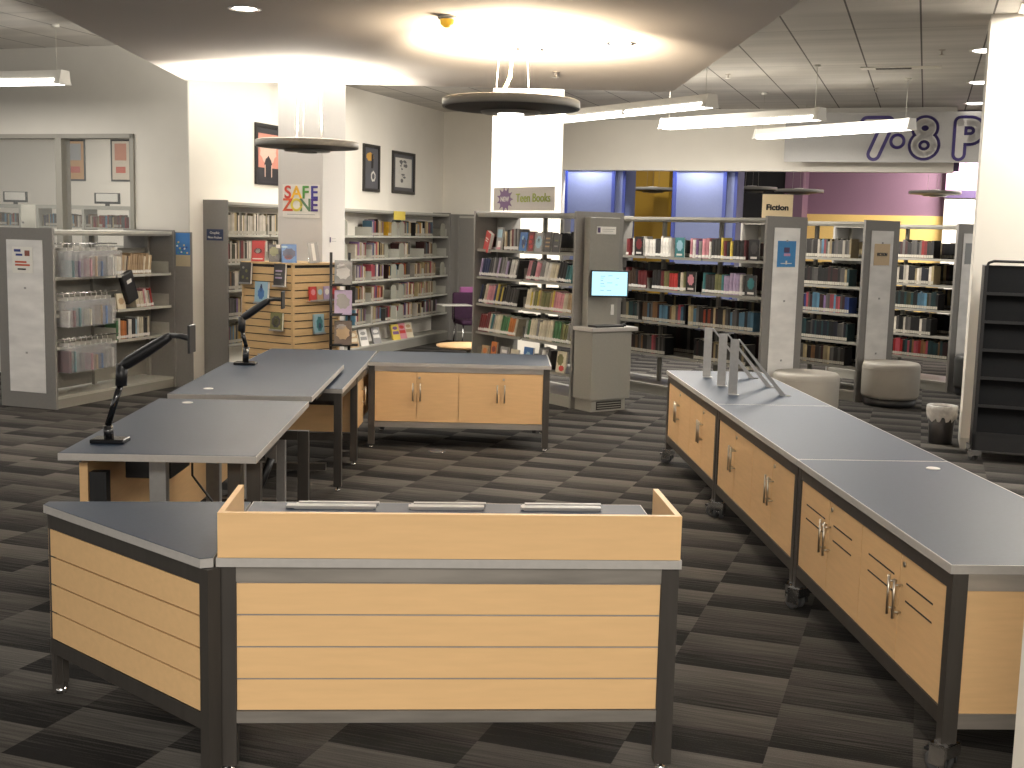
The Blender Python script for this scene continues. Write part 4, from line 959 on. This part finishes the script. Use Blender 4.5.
t = thing('tablet_arm_chair', 'purple lounge chair with metal legs and writing tablet by comics', 'chair', (-.66, 19.2, 0), radians(200))
MB().box(-.27, .27, -.25, .27, .38, .46, M_purplef, bev=.03).build('seat', t)
MB().box(-.27, .27, -.30, -.22, .42, .88, M_purplef, bev=.03).build('backrest', t)
MB().box(-.10, .14, -.32, -.26, .85, .97, M_pink, bev=.02).build('headrest', t, 'pink plastic top')
for x in (-.23, .23):
    for y in (-.22, .22): MB().tube([(x, y, .39), (x*1.1, y*1.1, 0)], .012, M_chrome, 8).build('leg', t)
MB().tube([(.30, -.05, .42), (.32, .0, .66), (.33, .1, .69)], .012, M_chrome, 8).build('tablet_post', t)
MB().box(.12, .62, .0, .34, .69, .71, M_fix, bev=.006).build('writing_tablet', t, 'pale writing tablet')
t = thing('low_table', 'low round pale wood table behind the teen bookcase', 'table', (-.56, 14.98, 0), 0)
MB().lathe([(0, .425), (.40, .425), (.41, .435), (.41, .45), (0, .45)], M_wood, seg=40).build('tabletop', t)
MB().lathe([(0, 0), (.22, 0), (.22, .015), (.03, .03), (.03, .425), (0, .425)], M_alu, seg=24).build('pedestal', t)

# ------------------------------------------------------------------ wall decoration
def picture(u, z0, w, h, label, frame, matc, art):
    t = thing('framed_print', label, 'picture', world(C0, B, u, -.003, z0), B)
    f = .045
    MB().box(0, w, -.03, 0, 0, f, frame).box(0, w, -.03, 0, h-f, h, frame).box(0, f, -.03, 0, f, h-f, frame).box(w-f, w, -.03, 0, f, h-f, frame).build('frame', t, 'dark frame')
    MB().box(f, w-f, -.012, 0, f, h-f, matc).build('print', t)
    q = MB()
    for i, (ax, az, aw, ah, m_, kind) in enumerate(art):
        if kind == 'r': q.box(ax*w, (ax+aw)*w, -.0135-i*.0002, -.012, az*h, (az+ah)*h, m_)
        else: q.prism([(ax*w+aw*w/2*cos(k*pi/10)*(1+.12*(k % 2)), az*h+ah*h/2*sin(k*pi/10)*(1+.12*(k % 3))) for k in range(20)], .012, .0135+i*.0002, m_, mtx=RX)
    q.build('artwork', t)
fk = flat('frame_black', (.02, .018, .017), .3)
dk = flat('art_black', (.015, .013, .015)); sal = flat('art_salmon', (.55, .22, .16)); pk = flat('art_peach', (.62, .42, .33)); gy = flat('art_grey', (.09, .09, .10)); lt = flat('art_pale', (.62, .60, .55)); inkm = flat('art_ink', (.13, .13, .13)); og = flat('art_orange', (.55, .30, .06))
picture(1.42, 2.40, .62, .76, 'framed dark and salmon movie-style print, half behind the column', fk, sal, [(.06, .06, .88, .22, dk, 'r'), (.5, .55, .6, .35, pk, 'c'), (.5, .3, .28, .30, dk, 'c'), (.06, .84, .88, .1, dk, 'r'), (.36, .13, .03, .2, pk, 'r'), (.62, .13, .03, .2, pk, 'r')])
picture(3.18, 2.41, .52, .72, 'framed pale print just right of the column, mostly hidden', fk, lt, [(.14, .3, .5, .5, gy, 'r')])
picture(4.45, 2.43, .56, .70, 'narrow framed dark grey print with an orange patch', fk, gy, [(.42, .74, .42, .16, og, 'c'), (.5, .5, .12, .3, dk, 'r'), (.62, .33, .26, .2, lt, 'c'), (.62, .33, .16, .12, gy, 'c')])
scr = []
for k in range(26): scr.append((random.uniform(.3, .7), random.uniform(.25, .78), random.uniform(.06, .16), random.uniform(.02, .12), inkm if k % 2 else lt, 'c'))
picture(5.48, 2.44, .86, .66, 'framed ink drawing in black and white, nearest room corner', fk, lt, [(.05, .06, .9, .09, gy, 'r'), (.05, .85, .9, .09, gy, 'r'), (.05, .06, .08, .88, gy, 'r'), (.87, .06, .08, .88, gy, 'r')]+scr)
# SAFE ZONE lettering on the column
t = thing('safe_zone_sign', 'rainbow SAFE ZONE lettering poster on the square white column', 'sign', world((-2.22, 13.75), RB, -.515, -.004, 1.985), RB)
MB().box(0, .48, 0, .003, 0, .38, flat('poster_white', (.74, .71, .65))).build('sheet', t)
rc = [((.55, .05, .03), (.80, .45, .03), (.10, .32, .06), (.05, .04, .25)), ((.60, .10, .04), (.66, .55, .08), (.12, .22, .12), (.06, .03, .22))]
for r_, wd in enumerate(('SAFE', 'ZONE')):
    for k, ch in enumerate(wd):
        textmesh(ch, .20, flat('safe_%d_%d' % (r_, k), rc[r_][k]), t, (.068+k*.114, -.003, .285-r_*.145), FACE, bold=.004)
MB().box(.06, .42, -.001, 0, .035, .042, M_alu).build('caption', t)
o = MB().box(0, .03, -.003, 0, .05, .11, M_purpled).box(.05, .16, -.003, 0, .06, .066, M_alu).box(.05, .15, -.003, 0, .09, .096, M_alu).box(-.01, .2, -.001, 0, 0, .16, M_col).build('wall_label', loc=world((-2.22, 13.75), B, .17, -.003, 1.66), rotz=B); tag(o, 'small white label on the narrow side of the square column', 'label')
# things seen in the office window
for (u, z, w, h, lab, c1, c2) in ((4.84-.9, 2.52, .46, .66, 'framed orange and grey office poster, left of two', (.55, .30, .12), (.35, .35, .36)), (3.97-.9, 2.52, .38, .66, 'framed red lettered office poster, right of two', (.60, .52, .42), (.50, .20, .12))):
    t = thing('office_poster', lab, 'poster', world(C0, OW, u+.9, -4.29, z), OW+pi)
    MB().box(-w, 0, 0, .02, 0, h, fk).build('frame', t)
    MB().box(-w+.03, -.03, -.002, 0, .03, h-.03, flat('op_%s' % lab[7:12].strip().replace(' ', '_'), c1)).box(-w+.08, -.08, -.004, -.002, h*.5, h*.9, flat('oq_%s' % lab[7:12].strip(), c2)).box(-w+.1, -.1, -.004, -.002, h*.2, h*.35, flat('or_red', (.5, .1, .06))).build('print', t)
for (u, lab) in ((4.4, 'small framed shelf sign in the office, at left'), (2.82, 'small framed shelf sign in the office, at right')):
    t = thing('shelf_sign', lab, 'sign', world(C0, OW, u, -2.2, 2.13), OW+pi)
    MB().box(-.21, .21, 0, .02, 0, .15, M_gap).box(-.03, .03, 0, .02, -.03, 0, M_gap).build('frame', t); MB().box(-.18, .18, -.003, 0, .03, .14, M_paper).build('card', t)
for (u0, L_, lab) in ((2.42, 1.62, 'light office bookcase behind the window at right'), (4.30, 1.9, 'light office bookcase behind the window at left')):
    t = thing('office_bookcase', lab, 'bookcase', world(C0, OW, u0+L_, -2.2, 0), OW+pi)
    MB().box(0, L_, 0, .3, 0, .12, M_shelflt).build('base', t)
    for z in (.5, .85, 1.2, 1.55, 1.80): MB().box(.02, L_-.02, .01, .29, z-.02, z, M_shelflt).build('shelf', t)
    MB().box(0, L_, 0, .3, 2.05, 2.10, M_shelflt).build('canopy', t)
    for x in (0, L_/2-.02, L_-.04): MB().box(x, x+.04, .0, .29, .12, 2.05, M_shelflt).build('upright', t)
q = MB(); cl = q.bm.loops.layers.color.new('Col')
for u0, L_ in ((2.42, 1.62), (4.30, 1.9)):
    oo = world(C0, OW, u0+L_, -2.2); sfill((oo.x, oo.y), OW+pi, .08, L_-.1, .04, 1.80, .17, ['red', 'white', 'cream', 'pale blue', 'purple', 'tan', 'orange', 'grey'], .015, .03)
o = q.build('office_books'); tag(o, 'row of small coloured spines on the office bookcases behind the window', 'books', kind='stuff')

# ------------------------------------------------------------------ hanging banner '7 o 8 P'
t = thing('hanging_banner', 'wide silver hanging banner lettered 7 8 P in purple outline', 'sign', farw(5.85, -.45, 3.05), RB)
MB().box(0, 4.2, 0, .02, 0, .74, flat('banner_silver', (.36, .35, .335), .35)).build('board', t)
pd = flat('outline_purple', (.035, .02, .13)); wl = flat('letter_white', (.50, .48, .46))
def arc(cx, cz, rx, rz, a0, a1, n=18): return [(cx+rx*cos(radians(a0+(a1-a0)*k/n)), cz+rz*sin(radians(a0+(a1-a0)*k/n))) for k in range(n+1)]
def letter(name, strokes, rd, rw):
    for nm, r, y, m_ in ((name+'_outline', rd, -.004, pd), (name+'_fill', rw, -.010, wl)):
        q = MB()
        for st in strokes:
            n = len(st)
            for k in range(n-1):
                a, c = Vector(st[k]), Vector(st[k+1]); d = (c-a).normalized(); p = Vector((-d.y, d.x))*r
                q.prism([a+p, a-p, c-p, c+p], 0, .006, m_, mtx=Matrix.Translation((0, y, 0)) @ RX)
            for pt in st: q.prism([(pt[0]+r*cos(pi*k/8), pt[1]+r*sin(pi*k/8)) for k in range(16)], 0, .006+(.0002), m_, mtx=Matrix.Translation((0, y, 0)) @ RX)
        q.build(nm, t)
letter('seven', [[(1.20, .58), (1.50, .58), (1.32, .12)]], .105, .055)
letter('eight', [arc(2.03, .50, .105, .095, 0, 360), arc(2.03, .25, .135, .13, 0, 360)], .095, .052)
letter('letter', [[(2.52, .12), (2.52, .58)], [(2.52, .58), (2.65, .58)]+arc(2.65, .46, .13, .12, 90, -90)+[(2.52, .34)]], .10, .055)
q = MB().lathe([(.07, 0), (.115, 0), (.115, .006), (.07, .006)], pd, seg=32); r_ = q.build('ring_dot', t); r_.rotation_euler = FACE; r_.location = (1.65, -.002, .31)
for x in (.3, 3.9): MB().tube([(x, .01, .74), (x, .01, CEIL-3.05)], .004, M_cable, 6).build('cable', t)

# ------------------------------------------------------------------ light fixtures
def linear(c, yaw, L_, label, power, z=3.33):
    t = thing('linear_pendant', label, 'light fixture', (c[0], c[1], z), yaw, 'white linear pendant lights')
    # profile in local yz, extruded along x
    prof = [(-.10, 0), (.10, 0), (.085, .04), (.07, .135), (-.055, .135), (-.075, .055)]
    Mt = Matrix(((0, 0, 1, 0), (1, 0, 0, 0), (0, 1, 0, 0), (0, 0, 0, 1)))
    MB().prism(prof, -L_/2+.05, L_/2-.05, M_fix, mtx=Mt).build('housing', t)
    pe = [(a*1.06, b_*1.06-.003) for a, b_ in prof]
    for xa in (-L_/2, L_/2-.05): MB().prism(pe, xa, xa+.05, M_fix, mtx=Mt).build('end_cap', t)
    q = MB()
    for a, c_ in ((-L_/2+.07, -.03), (.03, L_/2-.07)):
        q.box(a, c_, -.006, .0, -.014, .016, M_lens, mtx=Matrix.Translation((0, -.089, .032)) @ Matrix.Rotation(-.43, 4, 'X'))
    q.box(-L_/2+.06, L_/2-.06, -.085, .075, -.004, -.001, M_lens); q.build('lens', t, 'glowing lens')
    for x in (-L_/2+.1, L_/2-.1):
        MB().tube([(x, 0, .135), (x, 0, CEIL-z)], .003, M_cable, 6).build('cable', t)
        MB().lathe([(0, CEIL-z-.02), (.04, CEIL-z-.02), (.04, CEIL-z), (0, CEIL-z)], M_fix, (x, 0), 16).build('canopy', t)
    area((0, 0, -.008), L_*.95, .10, power, parent=t)
LY = -.92
linear((1.13, 12.05+.35), LY, 2.44, 'left of three linear pendants before the far wall', 60, 3.08) if False else None
def lc(pa, pb):  # centre and yaw from two ends
    return ((pa[0]+pb[0])/2, (pa[1]+pb[1])/2), atan2(pb[1]-pa[1], pb[0]-pa[0]), sqrt((pa[0]-pb[0])**2+(pa[1]-pb[1])**2)
k_ = (3.30-1.9)/(3.1-1.9)
for pa, pb, lab, pw in (((.428, 13.145), (1.778, 11.188), 'linear pendant light nearest the soffit, left of three', 110), ((1.633, 13.68), (3.032, 12.126), 'linear pendant light in the middle of the three', 75), ((2.905, 14.725), (4.204, 12.949), 'linear pendant light in front of the silver banner', 75)):
    c, yw, L_ = lc((pa[0]*k_, pa[1]*k_), (pb[0]*k_, pb[1]*k_)); linear(c, yw, L_, lab, pw, 3.27)
k2 = k_; pa, pb = (-6.2*k2, 11.52*k2), (-4.058*k2, 10.856*k2); c, yw, L_ = lc(pa, pb)
linear(c, yw, L_, 'linear pendant light hanging at far left by the office', 45, 3.30)

def disc(x, y, z, top, label, power=0, r=.435, gl=False, angle=125, col=(1, .93, .82), tilt=(0, 0)):
    t = thing('disc_pendant', label, 'light fixture', (x, y, z), .2, 'grey disc pendant lights')
    MB().lathe([(0, .055), (r-.008, .055), (r, .050), (r, .006), (r-.004, 0), (r-.02, -.0)], M_disc, seg=56).build('rim', t)
    MB().lathe([(r-.02, .001), (r*.42, -.018), (0, -.022)], M_discu, seg=56).build('underside', t, 'black underside')
    MB().lathe([(.20, -.021), (.19, -.034), (.10, -.036), (0, -.036)], M_ring, seg=32).build('diffuser_ring', t)
    MB().lathe([(0, -.0365), (.085, -.0365), (.085, -.044), (0, -.044)], M_lens2 if gl else M_ring, seg=24).build('lamp', t)
    MB().lathe([(0, .045), (.10, .045), (.085, .075), (0, .08)], M_fix, seg=24).build('lamp_housing', t)
    hh = top-z
    for a in (.2, 2.3, 4.4): MB().tube([(.13*cos(a), .13*sin(a), .045), (.10*cos(a), .10*sin(a), hh)], .0022, M_cable, 5).build('cable', t)
    if gl: MB().tube([(-.12, .02, .05), (-.06, .02, .10), (-.01, .02, .20), (.0, .01, .32), (.0, 0, hh)], .011, M_cord, 8).build('power_cord', t, 'cream power cord')
    if power: spot((0, 0, .12), power, angle, .5, col, radius=.05, parent=t, rot=(pi-tilt[0], tilt[1], 0))
    if power: spot((0, 0, .10), power*.5, 170, 1, col, up=True, radius=.15, parent=t)
    return t
disc(-.052, 7.99, 2.695, SOFF, 'large disc pendant hanging in front of the middle column', 700, r=.455, gl=True, angle=130, col=(1, .82, .60), tilt=(.40, .20))
disc(-1.79, 10.27, 2.555, SOFF, 'disc pendant hanging in front of the SAFE ZONE column', 420, r=.435, angle=136, tilt=(.42, -.12))
for (u, yy, lab) in ((3.12, 2.7, 'distant disc pendant before the mustard wall'), (5.07, 1.85, 'distant disc pendant before the black wall'), (5.79, 2.7, 'distant disc pendant before the purple pier'), (8.09, 2.7, 'distant disc pendant at the right of purple wall'), (9.6, 2.7, 'distant disc pendant against the bright far wall')):
    p = farw(u, yy); disc(p.x, p.y, 2.70, CEIL, lab)

def downlight(x, y, label, power=25):
    t = thing('downlight', label, 'light fixture', (x, y, SOFF), 0, 'recessed downlights in the soffit')
    MB().lathe([(.075, 0), (.10, 0), (.10, -.006), (.075, -.004)], M_chrome, seg=28).build('trim_ring', t)
    MB().lathe([(0, -.003), (.076, -.003)], M_lens2, seg=24).build('lens', t)
    if power: spot((0, 0, -.02), power, 110, .6, parent=t, radius=.06)
downlight(.07, 8.80, 'recessed downlight behind the large disc pendant cord', 40)
downlight(.69, 8.43, 'recessed downlight right of the large disc pendant', 45)
downlight(-1.68, 7.45, 'recessed downlight at the upper left of the soffit', 45)
downlight(.25, 4.6, 'added unseen downlight in the soffit directly above the front desk', 60) if True else None  # out-of-view lamp added to light the front desk
downlight(-1.3, 4.9, 'added unseen downlight in the soffit above the angled corner counter', 45)  # also out of view, added to light the corner counter
t = thing('exit_beacon', 'small amber beacon on the soffit left of the large pendant', 'beacon', (-.455, 7.55, SOFF), 0)
MB().lathe([(0, 0), (.06, 0), (.055, -.02), (0, -.02)], M_fix, seg=24).build('base', t); MB().lathe([(.045, -.02), (.042, -.05), (.02, -.07), (0, -.072)], M_amber, seg=24).build('lens', t, 'amber lens')
o = MB().lathe([(0, 0), (.035, 0), (.03, -.008), (.008, -.012), (.008, -.04), (.025, -.042), (.025, -.046), (0, -.046)], M_steel, seg=16).build('sprinkler', loc=(.30, 10.0, SOFF)); tag(o, 'small sprinkler head on the soffit behind the large pendant', 'sprinkler')
c_ = 3.9
def atc(x, y): return (x*(CEIL-1.9)/(3.6-1.9), y*(CEIL-1.9)/(3.6-1.9))
for i, (px, py, lab) in enumerate(((4.45, 12.9, 'sprinkler head on the ceiling beside the air vent'), (4.75, 16.2, 'sprinkler head on the ceiling nearest the banner'), (2.6, 15.2, 'sprinkler head on the ceiling above the middle linear pendant'))):
    o = MB().lathe([(0, 0), (.04, 0), (.03, -.01), (.01, -.012), (.01, -.05), (.03, -.052), (.03, -.056), (0, -.056)], M_steel, seg=16).build('sprinkler', loc=(px, py, CEIL)); tag(o, lab, 'sprinkler', 'ceiling sprinkler heads')
t = thing('air_vent', 'slotted air vent set in the grey ceiling near the banner', 'vent', (4.45, 14.25, CEIL), RB)
MB().box(-.45, .45, -.09, .09, -.012, 0, M_fix).build('plate', t); MB().box(-.28, .12, -.05, -.02, -.016, -.012, M_gap).box(-.28, .12, .02, .05, -.016, -.012, M_gap).build('slots', t)
t = thing('ceiling_light_panel', 'rectangular ceiling light panel above the white right-hand column', 'light fixture', (4.28, 10.55, CEIL), RB)
MB().box(0, 1.25, -.28, .20, -.012, 0, M_fix).build('frame', t); MB().box(.03, 1.22, -.25, .17, -.016, -.012, M_lens).build('lens', t, 'glowing lens')
area((.6, -.04, -.03), 1.1, .4, 70, parent=t)
for i, (px, py) in enumerate(((4.88, 12.83), (5.80, 15.35), (6.62, 17.64))):
    t = thing('ceiling_light', ('nearest', 'middle', 'farthest')[i]+' round ceiling light in the row left of white column', 'light fixture', (px, py, CEIL), 0, 'round lights beside the white column')
    MB().lathe([(.13, 0), (.16, 0), (.16, -.01), (.13, -.008)], M_fix, seg=28).build('trim_ring', t); MB().lathe([(0, -.02), (.09, -.018), (.13, -.004)], M_lens, seg=28).build('lens', t)
print('books', NB[0])
